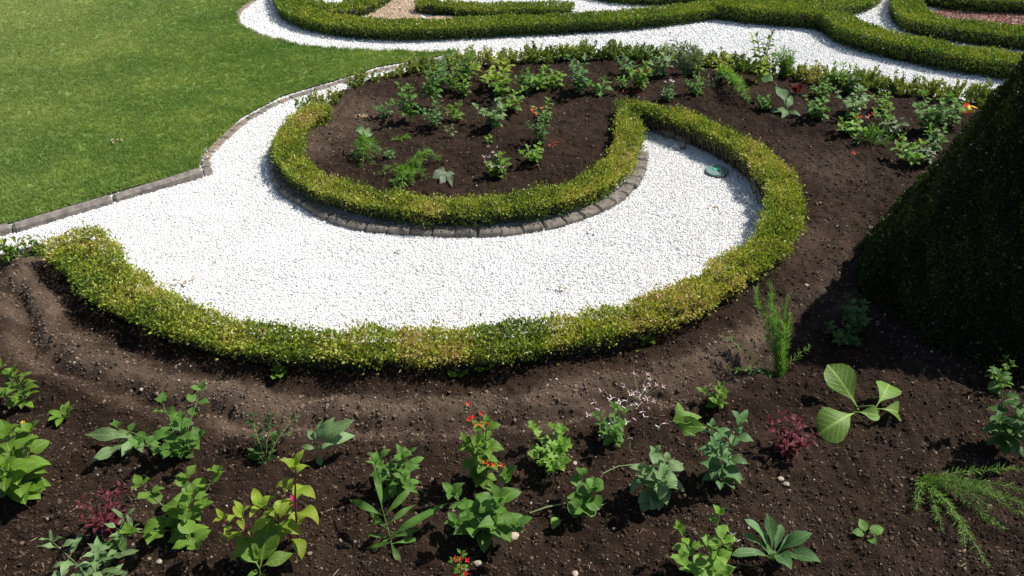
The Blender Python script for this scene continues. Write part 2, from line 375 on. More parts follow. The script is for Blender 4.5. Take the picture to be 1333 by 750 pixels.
for pl in (beige1, beige2, beige3): fill('beige_stones', pl, 4500, M['beige_chip'], .022)
fill('red_stones', red1, 9000, M['red_chip'], .024)
def litter():
    Q = []
    for ln, n in ((outer_s, 650), (inner_s, 420)):
        i = rng.integers(0, len(ln), n); Q.append(ln[i]+rng.normal(0, .13, (n, 2)))
    P = np.vstack(Q); P = P[not_soil(P)]; P2 = gravel_pts(3.6, 9, 3); P = np.vstack([P, P2]); n = len(P)
    rt = rng.normal(0, .25, (n, 3)); rt[:, 2] = rng.uniform(0, 6.28, n)
    sc = np.stack([rng.uniform(.008, .022, n), rng.uniform(.005, .011, n), rng.uniform(.002, .005, n)], 1)
    m = rnd_mat('leaf_litter', [(0, (.06, .04, .025)), (.5, (.2, .14, .08)), (1, (.42, .33, .2))])
    scatter('leaf_litter', np.column_stack([P, np.full(n, .014)]), sc, [stone_proto('litter', m, 90+k, .6, .25) for k in range(3)], rt)
litter()
# soil crumbs and small pebbles
def soil_pts(n):
    y = 1.45*(9.0/1.45)**(rng.random(n)**1.1); x = rng.uniform(-1, 1, n)*(.62*y+1.6); P = np.stack([x, y], 1)
    return P[inside(P, soil_poly)]
P = soil_pts(180000); zz, dr = soil_fields(P); sz = .0035+.017*rng.random(len(P))**6+.0007*P[:, 1]
isd = rng.random(len(P)) < dr
scatter('soil_crumbs', np.column_stack([P, zz+.001])[~isd], sz[~isd], [stone_proto('crumb', M['crumb'], 40+k, .8) for k in range(4)])
scatter('dry_soil_crumbs', np.column_stack([P, zz+.001])[isd], sz[isd], [stone_proto('dry_crumb', M['crumb_dry'], 50+k, .8) for k in range(4)])
P = soil_pts(2500); zz, dr = soil_fields(P)
scatter('soil_pebbles', np.column_stack([P, zz+.002]), .004+.011*rng.random(len(P))**3+.0004*P[:, 1], [stone_proto('pebble', M['soil_pebble'], 60+k, .7, .2) for k in range(4)])
P = soil_pts(900); zz, dr = soil_fields(P); rt = rng.normal(0, .12, (len(P), 3)); rt[:, 2] = rng.uniform(0, 6.28, len(P))
sc = np.stack([rng.uniform(.012, .05, len(P)), rng.uniform(.002, .004, len(P)), rng.uniform(.002, .004, len(P))], 1)
scatter('straw_bits', np.column_stack([P, zz+.006]), sc, [stone_proto('straw', rnd_mat('straw', [(0, (.14, .09, .05)), (.6, (.3, .21, .12)), (1, (.45, .36, .24))]), 80+k, 1, .2) for k in range(2)], rt)
# grass
def tuft(seed):
    r = np.random.default_rng(seed); V = []; Ff = []
    for i in range(11):
        bx, by = r.uniform(-.02, .02, 2); a = r.uniform(0, 6.283); h = r.uniform(.014, .028); w = r.uniform(.0014, .0024); ln = r.uniform(.15, .8)*h; la = r.uniform(0, 6.283)
        dx, dy = math.cos(a)*w, math.sin(a)*w; tx, ty = math.cos(la)*ln, math.sin(la)*ln; k = len(V)
        V += [(bx-dx, by-dy, 0), (bx+dx, by+dy, 0), (bx+dx*.8+tx*.35, by+dy*.8+ty*.35, h*.6), (bx-dx*.8+tx*.35, by-dy*.8+ty*.35, h*.6), (bx+tx, by+ty, h)]
        Ff += [(k, k+1, k+2), (k, k+2, k+3), (k+3, k+2, k+4)]
    return bpy.data.objects.new('grass_tuft', mesh_np('grass_tuft', np.array(V), np.array(Ff), M['grass']))
P = rand_pts(-10.5, 0, 4.2, 14.5, 380000); P = P[rng.random(len(P)) < np.clip(1.25-P[:, 1]*.075, .3, 1)]; P = P[in_view(P, 1.6) & inside(P, lawn_poly)]
rot = np.zeros((len(P), 3)); rot[:, 2] = rng.uniform(0, 6.28, len(P)); rot[:, :2] = rng.normal(0, .12, (len(P), 2))
le = GP(lawn_edge_px); k1 = np.clip(1.5-dist_line(P, le)/.12, 1, 1.4)
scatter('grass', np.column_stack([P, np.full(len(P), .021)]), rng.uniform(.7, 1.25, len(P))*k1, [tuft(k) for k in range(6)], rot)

# ------------------------------------------------------------------ stone edgings
def block_mesh(name, L, Wd, H, mat, seed, bev=.012):
    r = random.Random(seed); bm = bmesh.new(); bmesh.ops.create_cube(bm, size=1)
    for v in bm.verts: v.co = Vector((v.co.x*L*(1+r.uniform(-.04, .04)), v.co.y*Wd*(1+r.uniform(-.08, .08)), v.co.z*H*(1+r.uniform(-.06, .06))))
    bmesh.ops.bevel(bm, geom=[e for e in bm.edges], offset=bev, segments=1, affect='EDGES')
    me = bpy.data.meshes.new(name); bm.to_mesh(me); bm.free(); me.materials.append(mat); return me
def edging(name, label, cat, line, L, Wd, H, mats, z0=0.0, piece='stone', gap=.008, jit=.006, bev=.012):
    pts, s = smooth_line(line, .01); root = thing(name, label, cat, (pts[0][0], pts[0][1], z0))
    n = max(1, round(s[-1]/L)); Lr = s[-1]/n
    ms = [block_mesh(piece, Lr-gap, Wd, H, mats[k % len(mats)], 5+k, bev) for k in range(4)]
    for i in range(n):
        t = (i+.5)*Lr; x = np.interp(t, s, pts[:, 0]); y = np.interp(t, s, pts[:, 1])
        t2 = min(s[-1], t+.02); dx = np.interp(t2, s, pts[:, 0])-np.interp(t-.02, s, pts[:, 0]); dy = np.interp(t2, s, pts[:, 1])-np.interp(t-.02, s, pts[:, 1])
        o = link(piece, ms[random.randrange(4)], root)
        o.location = (x-pts[0][0]+random.uniform(-jit, jit), y-pts[0][1]+random.uniform(-jit, jit), H*.5-.03+random.uniform(-jit, jit))
        o.rotation_euler = (random.uniform(-.06, .06), random.uniform(-.04, .04), math.atan2(dy, dx)+random.uniform(-.05, .05)+(math.pi if random.random() < .5 else 0))
    return root
edging('stone_kerb', 'long grey kerb of weathered blocks between the lawn and the white gravel, lower left', 'kerb', GP([(-130, 342), (0, 301), (101, 272.5), (162, 254), (262, 225)], .03), .62, .075, .095, [M['kerb']], piece='kerb_stone', jit=.004, bev=.02)
edging('stone_edging', 'curved low edging of small brownish setts along the lawn', 'edging', GP([(272, 226), (268, 214), (266, 204), (281, 188.5), (318.5, 155), (369, 128), (439, 107.5), (490.5, 90.5), (557.5, 78.5), (600, 71.5)], .02), .15, .078, .052, [M['sett_tan'], M['sett']], piece='sett', gap=.004, jit=.004)
edging('stone_edging', 'thin stone rim where the lawn meets the far white gravel, top left', 'edging', GP([(388, 60.5), (338, 46.5), (311, 33.5), (307, 17), (331, 0), (350, -14)], .02), .2, .06, .06, [M['sett_tan']], piece='sett')
edging('stone_edging', 'ring of grey setts round the foot of the inner planted bed', 'edging', GP([(837, 196), (835, 214), (823, 237), (801, 256), (775, 269), (729, 285), (690, 292), (642, 298), (592, 298), (548, 296), (501, 293), (464, 288.5), (430, 278.5), (402, 263.5), (372, 245), (361, 228), (357, 212), (356, 198), (362, 180)], .05), .16, .1, .074, [M['sett']], piece='sett', jit=.006, gap=.004, bev=.012)
edging('stone_edging', 'dark setts in the shade under the right arm of the curved hedge', 'edging', GP([(846, 164), (866, 172), (888, 179), (915, 187), (945, 200), (972, 219), (989, 243), (995, 262)], .03), .15, .09, .09, [M['sett']], piece='sett', jit=.008)
edging('stone_kerb', 'short grey kerb stones behind the small hedge at the left edge', 'kerb', GP([(-110, 371), (0, 342), (62, 326)], .04), .5, .09, .12, [M['kerb']], piece='kerb_stone')

# ------------------------------------------------------------------ hedges of many small leaves
def leaf_cloud(name, P, D, Ln, mat, tone, parent, asp=.56, fold=.25):
    """P base points, D unit directions, Ln lengths: one folded leaf of two faces for each"""
    n = len(P); u = np.cross(D, rng.normal(size=(n, 3))); u /= np.linalg.norm(u, axis=1, keepdims=True)+1e-9; w = np.cross(D, u)
    L = Ln[:, None]; mid = P+D*L*.45; a = mid+u*L*asp*.5+w*L*fold*.3; b = mid-u*L*asp*.5+w*L*fold*.3; tip = P+D*L
    V = np.stack([P, a, tip, b], 1).reshape(-1, 3); i = np.arange(n)*4
    Fa = np.concatenate([np.stack([i, i+1, i+2], 1), np.stack([i, i+2, i+3], 1)])
    return link(name, mesh_np(name, V, Fa, mat, {'tone': np.repeat(tone, 4)}), parent)
def unit(v): return v/(np.linalg.norm(v, axis=1, keepdims=True)+1e-9)
def hedge(label, line, Wd, H, dens, leaf, mat, z0=0.0, brown=.5, rough=.018, low=.6, name='box_hedge', yellow_top=.35, taper=None, sprig=.0, wprof=([0, 1], [1, 1])):
    pts, s = smooth_line(line, .02); T = np.gradient(pts, axis=0); T = unit(T); Nn = np.stack([-T[:, 1], T[:, 0]], 1)
    root = thing(name, label, 'hedge', (pts[len(pts)//2][0], pts[len(pts)//2][1], z0)); off = np.array(root.location)
    Ltot = s[-1]; per = Wd+2*H; n = int(dens*Ltot*per)
    t = rng.uniform(-Wd*.35, Ltot+Wd*.35, n); e = np.clip(t, 0, Ltot); over = t-e
    cx = np.interp(e, s, pts[:, 0]); cy = np.interp(e, s, pts[:, 1]); nx = np.interp(e, s, Nn[:, 0]); ny = np.interp(e, s, Nn[:, 1]); tx = np.interp(e, s, T[:, 0]); ty = np.interp(e, s, T[:, 1])
    q = rng.uniform(0, per, n); hw = Wd/2
    a = np.where(q < H, -hw, np.where(q < H+Wd, q-H-hw, hw)); zz = np.where(q < H, q, np.where(q < H+Wd, H, H-(q-H-Wd)))
    endk = np.sqrt(np.clip(1-(over/(Wd*.36))**2, 0, 1)); a = a*np.where(over != 0, endk, 1)
    cor = np.clip(np.abs(a)/hw, 0, 1)**6; zz = np.where(zz >= H-1e-6, H-cor*.01, zz)
    nrm = np.stack([np.where(q < H, -1., np.where(q < H+Wd, a/hw*.5, 1.)), np.where((q >= H) & (q < H+Wd), 1., .12)], 1)
    side = (q < H) | (q > H+Wd); wk = 1-.16*np.clip(1-zz/H, 0, 1)*side
    a = a*wk*np.interp(e/Ltot, *wprof)
    bx = cx+nx*a+tx*over; by = cy+ny*a+ty*over
    bumpn = vnoise(bx, by, .16, 21)*rough*2.6+vnoise(bx+zz*1.7, by-zz, .06, 22)*rough*2.0
    dep = -rng.exponential(.011, n)+rng.normal(0, .005, n)+bumpn-np.where(rng.random(n) < .3, rng.uniform(.01, .055, n), 0)
    keep = ~(side & (rng.random(n) > low+(1-low)*np.clip(zz/H*2.8-1.5, 0, 1)))
    if taper is not None: keep &= rng.random(n) < np.interp(e/Ltot, taper[0], taper[1])
    O = np.stack([nx*nrm[:, 0], ny*nrm[:, 0], nrm[:, 1]], 1); O = unit(O)
    P = np.stack([bx, by, zz+z0], 1)+O*dep[:, None]
    Dr = unit(O*.75+np.array([0, 0, .45])+rng.normal(0, .85, (n, 3)))
    Ln = leaf*rng.uniform(.65, 1.3, n)
    patch = vnoise(bx, by, .45, 23)*.9+vnoise(bx, by, .14, 24)*.7
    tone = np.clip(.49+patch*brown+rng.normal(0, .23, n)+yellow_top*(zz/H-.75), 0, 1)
    sp = rng.random(n) < sprig
    P[sp] += O[sp]*rng.uniform(.005, .045, (sp.sum(), 1))
    P = P[keep]-off
    leaf_cloud('foliage', P, Dr[keep], Ln[keep], mat, tone[keep], root)
    # solid dark core added to block light inside the hedge, and its bare twigs
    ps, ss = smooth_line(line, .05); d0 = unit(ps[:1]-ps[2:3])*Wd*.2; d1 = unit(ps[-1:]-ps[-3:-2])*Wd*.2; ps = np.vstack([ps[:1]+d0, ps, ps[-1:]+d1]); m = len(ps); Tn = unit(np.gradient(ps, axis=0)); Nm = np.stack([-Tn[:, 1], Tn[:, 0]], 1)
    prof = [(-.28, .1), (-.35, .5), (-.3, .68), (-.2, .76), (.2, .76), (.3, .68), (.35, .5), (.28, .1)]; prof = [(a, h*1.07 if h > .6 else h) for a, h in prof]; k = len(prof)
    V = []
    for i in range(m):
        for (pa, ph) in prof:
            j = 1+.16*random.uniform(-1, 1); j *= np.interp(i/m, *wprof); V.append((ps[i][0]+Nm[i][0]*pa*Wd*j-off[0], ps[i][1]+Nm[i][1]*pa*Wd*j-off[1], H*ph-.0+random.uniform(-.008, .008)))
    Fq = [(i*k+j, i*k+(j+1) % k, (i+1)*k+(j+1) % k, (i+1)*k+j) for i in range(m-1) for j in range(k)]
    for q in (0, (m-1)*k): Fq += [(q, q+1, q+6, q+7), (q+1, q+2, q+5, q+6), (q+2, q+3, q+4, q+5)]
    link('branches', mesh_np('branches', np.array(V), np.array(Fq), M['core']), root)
    tb = Tubes()
    for _ in range(int(Ltot*130)):
        i = random.randrange(m); sd = random.choice((-1, 1)); r = random.uniform(.34, .52)*Wd*sd
        x, y = ps[i][0]+Nm[i][0]*r*.55-off[0], ps[i][1]+Nm[i][1]*r*.55-off[1]
        x2, y2 = ps[i][0]+Nm[i][0]*r-off[0]+random.uniform(-.03, .03), ps[i][1]+Nm[i][1]*r-off[1]+random.uniform(-.03, .03)
        h = H*random.uniform(.45, .9); tb.add([(x, y, 0), ((x+x2)/2+random.uniform(-.01, .01), (y+y2)/2, h*.55), (x2, y2, h)], .0025, .0012, 3)
    link('twigs', tb.mesh('twigs', M['twig']), root, 'stuff')
    return root
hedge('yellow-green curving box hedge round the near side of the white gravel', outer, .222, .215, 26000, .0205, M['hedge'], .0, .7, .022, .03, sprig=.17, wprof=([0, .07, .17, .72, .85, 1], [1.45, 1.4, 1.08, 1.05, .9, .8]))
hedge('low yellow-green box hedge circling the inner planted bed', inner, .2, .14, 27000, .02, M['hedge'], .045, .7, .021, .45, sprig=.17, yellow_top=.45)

def backhedge(label, front_px, Wd, H, dens, side=1, **kw):
    ln, _ = smooth_line(GP(front_px), .1); T = unit(np.gradient(ln, axis=0)); N_ = np.stack([-T[:, 1], T[:, 0]], 1)
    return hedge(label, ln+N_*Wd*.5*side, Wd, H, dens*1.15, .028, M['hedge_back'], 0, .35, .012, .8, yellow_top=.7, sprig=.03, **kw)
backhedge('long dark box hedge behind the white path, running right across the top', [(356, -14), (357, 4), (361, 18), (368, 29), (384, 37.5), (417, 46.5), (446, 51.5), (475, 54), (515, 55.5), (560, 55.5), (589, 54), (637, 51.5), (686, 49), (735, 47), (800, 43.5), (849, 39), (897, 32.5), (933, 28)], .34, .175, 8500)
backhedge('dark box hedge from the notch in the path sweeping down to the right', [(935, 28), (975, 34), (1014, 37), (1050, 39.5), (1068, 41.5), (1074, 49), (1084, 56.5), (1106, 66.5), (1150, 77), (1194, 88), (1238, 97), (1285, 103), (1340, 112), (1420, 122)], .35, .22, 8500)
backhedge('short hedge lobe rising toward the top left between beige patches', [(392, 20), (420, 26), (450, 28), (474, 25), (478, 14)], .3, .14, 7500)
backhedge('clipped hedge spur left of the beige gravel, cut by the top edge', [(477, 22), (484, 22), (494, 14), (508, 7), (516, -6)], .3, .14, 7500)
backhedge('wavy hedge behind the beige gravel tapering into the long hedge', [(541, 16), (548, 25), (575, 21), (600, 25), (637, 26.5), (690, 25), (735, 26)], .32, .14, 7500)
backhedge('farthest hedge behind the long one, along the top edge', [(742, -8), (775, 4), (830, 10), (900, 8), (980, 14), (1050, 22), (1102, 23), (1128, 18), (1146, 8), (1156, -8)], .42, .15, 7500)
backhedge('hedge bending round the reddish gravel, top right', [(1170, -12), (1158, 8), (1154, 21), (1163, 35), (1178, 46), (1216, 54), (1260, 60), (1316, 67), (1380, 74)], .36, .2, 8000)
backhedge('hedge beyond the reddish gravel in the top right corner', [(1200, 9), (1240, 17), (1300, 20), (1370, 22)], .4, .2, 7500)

def thin_hedge(label, line, spacing, rad, ht, per, mat=None, name='young_box_hedge', z0=.03, gapf=.1):
    pts, s = smooth_line(line, .02); root = thing(name, label, 'hedge' if len(pts) > 40 else 'shrub', (pts[len(pts)//2][0], pts[len(pts)//2][1], z0)); off = np.array(root.location)
    Pl, Dl = [], []; tb = Tubes(); t = 0
    while t <= s[-1]+1e-6:
        c = np.array([np.interp(t, s, pts[:, 0]), np.interp(t, s, pts[:, 1])])+rng.normal(0, .035, 2)
        t += spacing*rng.uniform(.75, 1.3)
        if rng.random() < gapf: continue
        r = rad*rng.uniform(.75, 1.2); h = ht*rng.uniform(.75, 1.2)
        for k in range(int(7+5*rng.random())):
            az = rng.uniform(0, 6.283); q = r*math.sqrt(rng.random()); hh = h*rng.uniform(.55, 1.1)*(1-.35*(q/r)**2)
            e = np.array([c[0]+math.cos(az)*q, c[1]+math.sin(az)*q, z0+hh]); b = np.array([c[0]+math.cos(az+.5)*q*.4, c[1]+math.sin(az+.5)*q*.4, z0-.02])
            mdl = b*.45+e*.55+np.array([0, 0, .01]); tb.add([b-off, mdl-off, e-off], .0028, .0012, 3)
            m_ = max(6, int(per/9)); u = rng.uniform(.35, 1.05, m_)[:, None]
            pp = b*(1-u)+e*u+rng.normal(0, .006, (m_, 3)); Pl.append(pp)
            Dl.append(unit(np.array([0, 0, .35])+unit(e-b[None])*.4+rng.normal(0, .8, (m_, 3))))
    P = np.vstack(Pl)-off; D = np.vstack(Dl); n = len(P)
    tone = np.clip(.52+vnoise(P[:, 0], P[:, 1], .3, 31)*1.0+rng.normal(0, .2, n), 0, 1)
    leaf_cloud('foliage', P, D, .028*rng.uniform(.7, 1.35, n), mat or M['hedge_thin'], tone, root)
    link('branches', tb.mesh('branches', M['twig']), root, 'stuff'); return root
thin_hedge('thin gappy young box hedge along the back edge of the planted beds', backl, .05, .15, .19, 330)
thin_hedge('small bushy box plant with upright tip beside the gap in the inner hedge', GP([(466, 117), (474, 113)], .02), .09, .13, .19, 330, name='box_shrub', gapf=0)
thin_hedge('short loose run of box sprigs ending the inner hedge, upper left', GP([(400, 150), (415, 141), (427, 136), (442, 132)], .03), .1, .1, .15, 240, name='box_shrub', gapf=0)
thin_hedge('narrow run of young box just right of the upright-tipped box plant', GP([(493, 111), (515, 105), (540, 99)], .02), .12, .09, .13, 210, name='box_shrub', gapf=0)
thin_hedge('small dark loose hedge by the kerb at the left edge of the photo', GP([(-60, 366), (0, 350), (30, 343), (58, 336)], .03), .09, .1, .15, 260, mat=M['hedge_back'], gapf=0)

# ------------------------------------------------------------------ clipped cone
def cone():
    C0 = Vector((3.12, 4.12, .03)); H, R = 2.3, .92
    root = thing('topiary_cone', 'tall clipped dark green topiary cone at the right edge', 'topiary', C0)
    n = 150000; t = 1-np.sqrt(rng.random(n)); a = rng.uniform(0, 6.283, n)
    prof = lambda t: R*(1-t)**.96*np.clip((t+.06)/.07, .8, 1)
    r = prof(t)+.03*(1-t)*np.sin(3*a)*.5; z = t*H+.02
    O = unit(np.stack([np.cos(a), np.sin(a), np.full(n, R/H)], 1))
    x, y = r*np.cos(a), r*np.sin(a)
    dep = -rng.exponential(.015, n)+vnoise(a*.5*R+3*t, z+a, .13, 41)*.085+vnoise(a*R, z, .05, 42)*.025
    P = np.stack([x, y, z], 1)+O*dep[:, None]
    D = unit(O*.8+np.array([0, 0, .35])+rng.normal(0, .6, (n, 3)))
    tone = np.clip(.4+vnoise(a*R, z, .25, 43)*.5+rng.normal(0, .22, n), 0, 1)
    tone = np.where(rng.random(n) < .028, 1.0, np.minimum(tone, .88))
    leaf_cloud('foliage', P, D, .021*rng.uniform(.65, 1.3, n), M['cone'], tone, root, .5)
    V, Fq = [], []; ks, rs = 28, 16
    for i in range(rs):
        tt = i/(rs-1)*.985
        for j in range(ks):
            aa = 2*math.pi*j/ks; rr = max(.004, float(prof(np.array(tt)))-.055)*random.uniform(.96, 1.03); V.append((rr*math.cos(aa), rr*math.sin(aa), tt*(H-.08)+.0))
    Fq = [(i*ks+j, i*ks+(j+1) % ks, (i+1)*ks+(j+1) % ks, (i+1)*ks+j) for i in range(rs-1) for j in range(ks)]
    link('branches', mesh_np('branches', np.array(V), np.array(Fq), M['core']), root)  # solid dark core filling the cone, as in the hedges
cone()

# ------------------------------------------------------------------ bedding plants: stem, every leaf, every flower
def leaf_shape(shape, t):
    if shape == 'ovate': w = np.sin(np.pi*np.clip(t, 0, 1)**.72)**.9
    elif shape == 'lance': w = np.sin(np.pi*t**.85)**1.1
    elif shape == 'obov': w = np.sin(np.pi*t**1.5)**.85*(.25+.75*t**.6)
    elif shape == 'round': w = np.sqrt(np.clip(1-(2*t-1)**2, 0, 1))
    elif shape == 'cut': w = np.sin(np.pi*t**.7)**.7*(.72+.38*np.cos(t*17))
    elif shape == 'tooth': w = np.sin(np.pi*t**.7)*(1+.1*np.cos(t*40))
    return w
LEAF = {}
def leaf_mesh(shape, asp, mat, var, petiole=.14, curl=.5, rows=9):
    key = (shape, round(asp, 2), mat, var, petiole, curl)
    if key in LEAF: return LEAF[key]
    r = random.Random(zlib.crc32((shape+str(var)).encode()) % 9973); cu = curl*r.uniform(.5, 1.35); fold = r.uniform(.12, .4); tw = r.uniform(-.35, .35)
    if shape == 'cut': rows = 11
    V, U, Fq = [], [], []
    y = z = 0.0; ang = cu*.55; n = rows
    pr = [(0.0, .012)]+[(petiole+(1-petiole)*i/(n-1), None) for i in range(n)]
    tl = 0.0; wph = r.uniform(0, 6)
    for i, (tt, wf) in enumerate(pr):
        if i:
            dl = tt-tl; ang = cu*.55-cu*1.6*tt**1.2; y += dl*math.cos(ang); z += dl*math.sin(ang)
        tl = tt; u = max(0.0, (tt-petiole)/(1-petiole)) if wf is None else 0
        w = wf if wf is not None else max(.012, float(leaf_shape(shape, np.array(u)))*asp*.5)
        if i == len(pr)-1: w = .004
        ta = tw*u; wave = .13*math.sin(u*8+wph)*w/max(asp, .1)
        for sgn in (-1, 0, 1):
            xx = sgn*w; up = abs(sgn)*w*fold+sgn*wave
            V.append((xx*math.cos(ta), y-up*math.sin(ang)*.5, z+up*math.cos(ang)+xx*math.sin(ta))); U.append((.5+.5*sgn*w/(asp*.5), u))
    for i in range(len(pr)-1):
        for j in range(2):
            a = i*3+j; Fq.append((a, a+1, a+4, a+3))
    me = mesh_np('leaf', np.array(V), np.array(Fq), M[mat], smooth=True, uv=np.array(U)); LEAF[key] = me; return me
def put_leaf(root, me, p, d, L, up=None, roll=0.0, name='leaf'):
    d = d.normalized(); up = up or Vector((0, 0, 1)); x = d.cross(up)
    if x.length < .05: x = d.cross(Vector((.3, .8, .2)))
    x.normalize(); n = x.cross(d)
    if roll: q = Matrix.Rotation(roll, 3, d); x = q @ x; n = q @ n
    o = link(name, me, root); m = Matrix((x, d, n)).transposed()*L
    o.matrix_basis = Matrix.Translation(p) @ m.to_4x4(); return o
def rv(az, el): return Vector((math.cos(az)*math.cos(el), math.sin(az)*math.cos(el), math.sin(el)))
FLW = {}
def flower_mesh(mat, npet=5, asp=.5, cup=.4, layers=1):
    k = (mat, npet, asp, cup, layers)
    if k in FLW: return FLW[k]
    V, Fq = [], []
    for l in range(layers):
        for i in range(npet):
            a = 2*math.pi*i/npet+l*.5; c, s = math.cos(a), math.sin(a); h = cup*(1+.4*l); q = len(V); w = asp*.5; sc = 1-.3*l
            for (rr, ww, zz) in ((.05, .05, 0), (.55, w, h*.5), (1, w*.45, h)):
                V.append((sc*(c*rr-s*ww), sc*(s*rr+c*ww), zz)); V.append((sc*(c*rr+s*ww), sc*(s*rr-c*ww), zz))
            Fq += [(q, q+1, q+3, q+2), (q+2, q+3, q+5, q+4)]
    FLW[k] = mesh_np('flower', np.array(V), np.array(Fq), M[mat], smooth=True); return FLW[k]
def put_flower(root, mat, p, size, d=None, **kw):
    o = link('flower', flower_mesh(mat, **kw), root); d = d or Vector((random.uniform(-.5, .5), random.uniform(-.8, .2), 1))
    o.matrix_basis = Matrix.Translation(p) @ d.to_track_quat('Z', 'Y').to_matrix().to_4x4() @ Matrix.Scale(size, 4); return o
def start(name, px, py, label, cat, group):
    w = GS(px, py); return thing(name, label, cat, (w.x, w.y, w.z-.004), group)
GR = {'near': 'bedding plants in the near bed', 'in': 'bedding plants in the inner bed', 'far': 'bedding plants in the far right bed'}
def bushy(px, py, hpx, wpx, lpx, mat, label, g='near', shape='ovate', asp=.6, nst=3, pairs=3, lean=(0, 0), curl=.6, el=.12, top=3, stem='stem', name='bedding_plant', t0=.22, seed=0, small=.6, flowers=None, cat='plant'):
    random.seed(seed*131+int(px*7+py)); root = start(name, px, py, label, cat, GR.get(g, g))
    mp = mpp(px, py); H = hpx*vscale(px, py)*(.72 if g == 'near' else .92); Rr = wpx*mp*.66; L0 = lpx*mp*.98; nst += 1; pairs += 1; tb = Tubes(); Lm = 'L_'+mat; ends = []
    if g != 'near': Rr *= 1.15
    lean = Vector((lean[0]*mp, lean[1]*mp, 0))
    for i in range(nst):
        az = 2*math.pi*i/nst+random.uniform(-.5, .5); out = max(0, Rr-L0*.55)*(random.uniform(.75, 1.1) if nst > 1 else .15); hs = max(.03, H-L0*.25)*(1 if i == 0 else random.uniform(.6, .95))
        if i == 0 and nst > 1: out *= .3
        e = Vector((math.cos(az)*out, math.sin(az)*out, hs))+lean*(hs/max(H, .01)); c1 = Vector((e.x*.2, e.y*.2, hs*.5))
        P3 = [Vector((0, 0, -.01)).lerp(c1, t).lerp(c1.lerp(e, t), t) for t in [k/6 for k in range(7)]]
        r0 = max(.0022, H*.012); tb.add(P3, r0, r0*.5, 5); a0 = random.uniform(0, 3)
        for k in range(pairs):
            t = t0+(1-t0)*(k/max(1, pairs-.3)); f = t*6; q = min(5, int(f)); p = P3[q].lerp(P3[q+1], f-q)
            sz = L0*(1-(1-small)*abs(t-.45)*1.6)*random.uniform(.82, 1.15)
            for sd in (0, 1):
                aa = a0+k*1.57+sd*math.pi+random.uniform(-.35, .35)
                ee = el+t*.35+random.uniform(-.3, .25)
                put_leaf(root, leaf_mesh(shape, asp, Lm, random.randrange(4), .16, curl), p, rv(aa, ee), sz, roll=random.uniform(-.35, .35))
        for k in range(top):
            put_leaf(root, leaf_mesh(shape, asp, Lm, random.randrange(4), .1, curl*.6), P3[-1], rv(a0+2.1*k+random.uniform(-.3, .3), random.uniform(.5, 1.1)), L0*small*random.uniform(.7, 1.1))
        ends.append(P3[-1])
    link('stem', tb.mesh('stem', M[stem]), root)
    if flowers:
        fm, fn, fs, spread, kw = flowers
        for k in range(fn):
            p = random.choice(ends[:2])+Vector((random.gauss(0, spread*Rr), random.gauss(0, spread*Rr), random.uniform(-.1, .5)*spread*H+fs*mp*.4))
            put_flower(root, fm, p, fs*mp*random.uniform(.7, 1.2), **kw)
    return root
def rosette(px, py, wpx, hpx, lpx, mat, label, g='near', shape='lance', asp=.32, n=9, el=(.2, .9), curl=.5, name='rosette_plant', seed=0, azr=(0, 6.283), cat='plant', roll=.3):
    random.seed(seed*17+int(px*3+py)); root = start(name, px, py, label, cat, GR.get(g, g)); mp = mpp(px, py); L0 = lpx*mp; tb = Tubes()
    for i in range(n):
        a = azr[0]+(azr[1]-azr[0])*(i+random.uniform(-.25, .25))/n; e = random.uniform(*el)
        put_leaf(root, leaf_mesh(shape, asp, 'L_'+mat, random.randrange(4), .12, curl), Vector((math.cos(a)*.006, math.sin(a)*.006, .004+.004*i/n)), rv(a, e), L0*random.uniform(.75, 1.12), roll=random.uniform(-roll, roll))
    tb.add([(0, 0, -.015), (0, 0, .012)], .006, .005, 6); link('stem', tb.mesh('stem', M['stem']), root); return root
def frond(root, pts, mat, nl, n, spread=.9, rr=.0018, stem='stem_pale', wd=.075):
    """a branch set with needles: one part"""
    pts = [Vector(p) for p in pts]; m = len(pts)-1; tb = Tubes(); tb.add(pts, rr, rr*.5, 4)
    bV = list(tb.V); bF = [list(f) for f in tb.F]; V, Fq, U = [], [], []
    for i in range(n):
        t = (i+random.random())/n*m; q = min(m-1, int(t)); p = pts[q].lerp(pts[q+1], t-q); d = (pts[q+1]-pts[q]).normalized()
        s = Vector((random.gauss(0, 1), random.gauss(0, 1), random.gauss(0, 1))); s = (s-d*s.dot(d)).normalized()
        v = (d*random.uniform(.35, .9)+s*spread).normalized(); L = nl*random.uniform(.6, 1.15)*(1 if t/m < .85 else .7); w = v.cross(Vector((random.random()-.5, random.random()-.5, random.random()))).normalized()*L*wd
        k = len(V); V += [tuple(p), tuple(p+v*L*.5+w), tuple(p+v*L), tuple(p+v*L*.5-w)]; U += [(.2, .1), (.3, .5), (.2, .4), (.25, .5)]; Fq.append((k, k+1, k+2, k+3))
    o = link('frond', mesh_np('frond', np.array(V), np.array(Fq), M['L_'+mat], uv=np.array(U)), root)
    link('stalk', mesh_np('stalk', np.array(bV), np.array(bF), M[stem], smooth=True), o); return o
def feathery(px, py, tips, label, mat='fern', nl=9, n=120, g='near', arch=.35, name='feathery_plant', cat='plant', spread=.9, seed=1, wd=.075):
    """tips: (photo x, photo y, height in m) of each frond"""
    random.seed(seed*7+int(px)); root = start(name, px, py, label, cat, GR.get(g, g)); mp = mpp(px, py); o0 = Vector(root.location)
    for (tx, ty, tz) in tips:
        e = G(tx, ty, o0.z+tz)-o0; L = e.length
        pts = []
        for k in range(9):
            t = k/8; p = e*t; p.z = e.z*t+arch*L*4*t*(1-t)*.5*(.6 if tz > .12 else 1); pts.append(p+Vector((random.gauss(0, .02), random.gauss(0, .02), 0))*L*t)
        frond(root, pts, mat, nl*mp, n, spread, wd=wd)
    return root
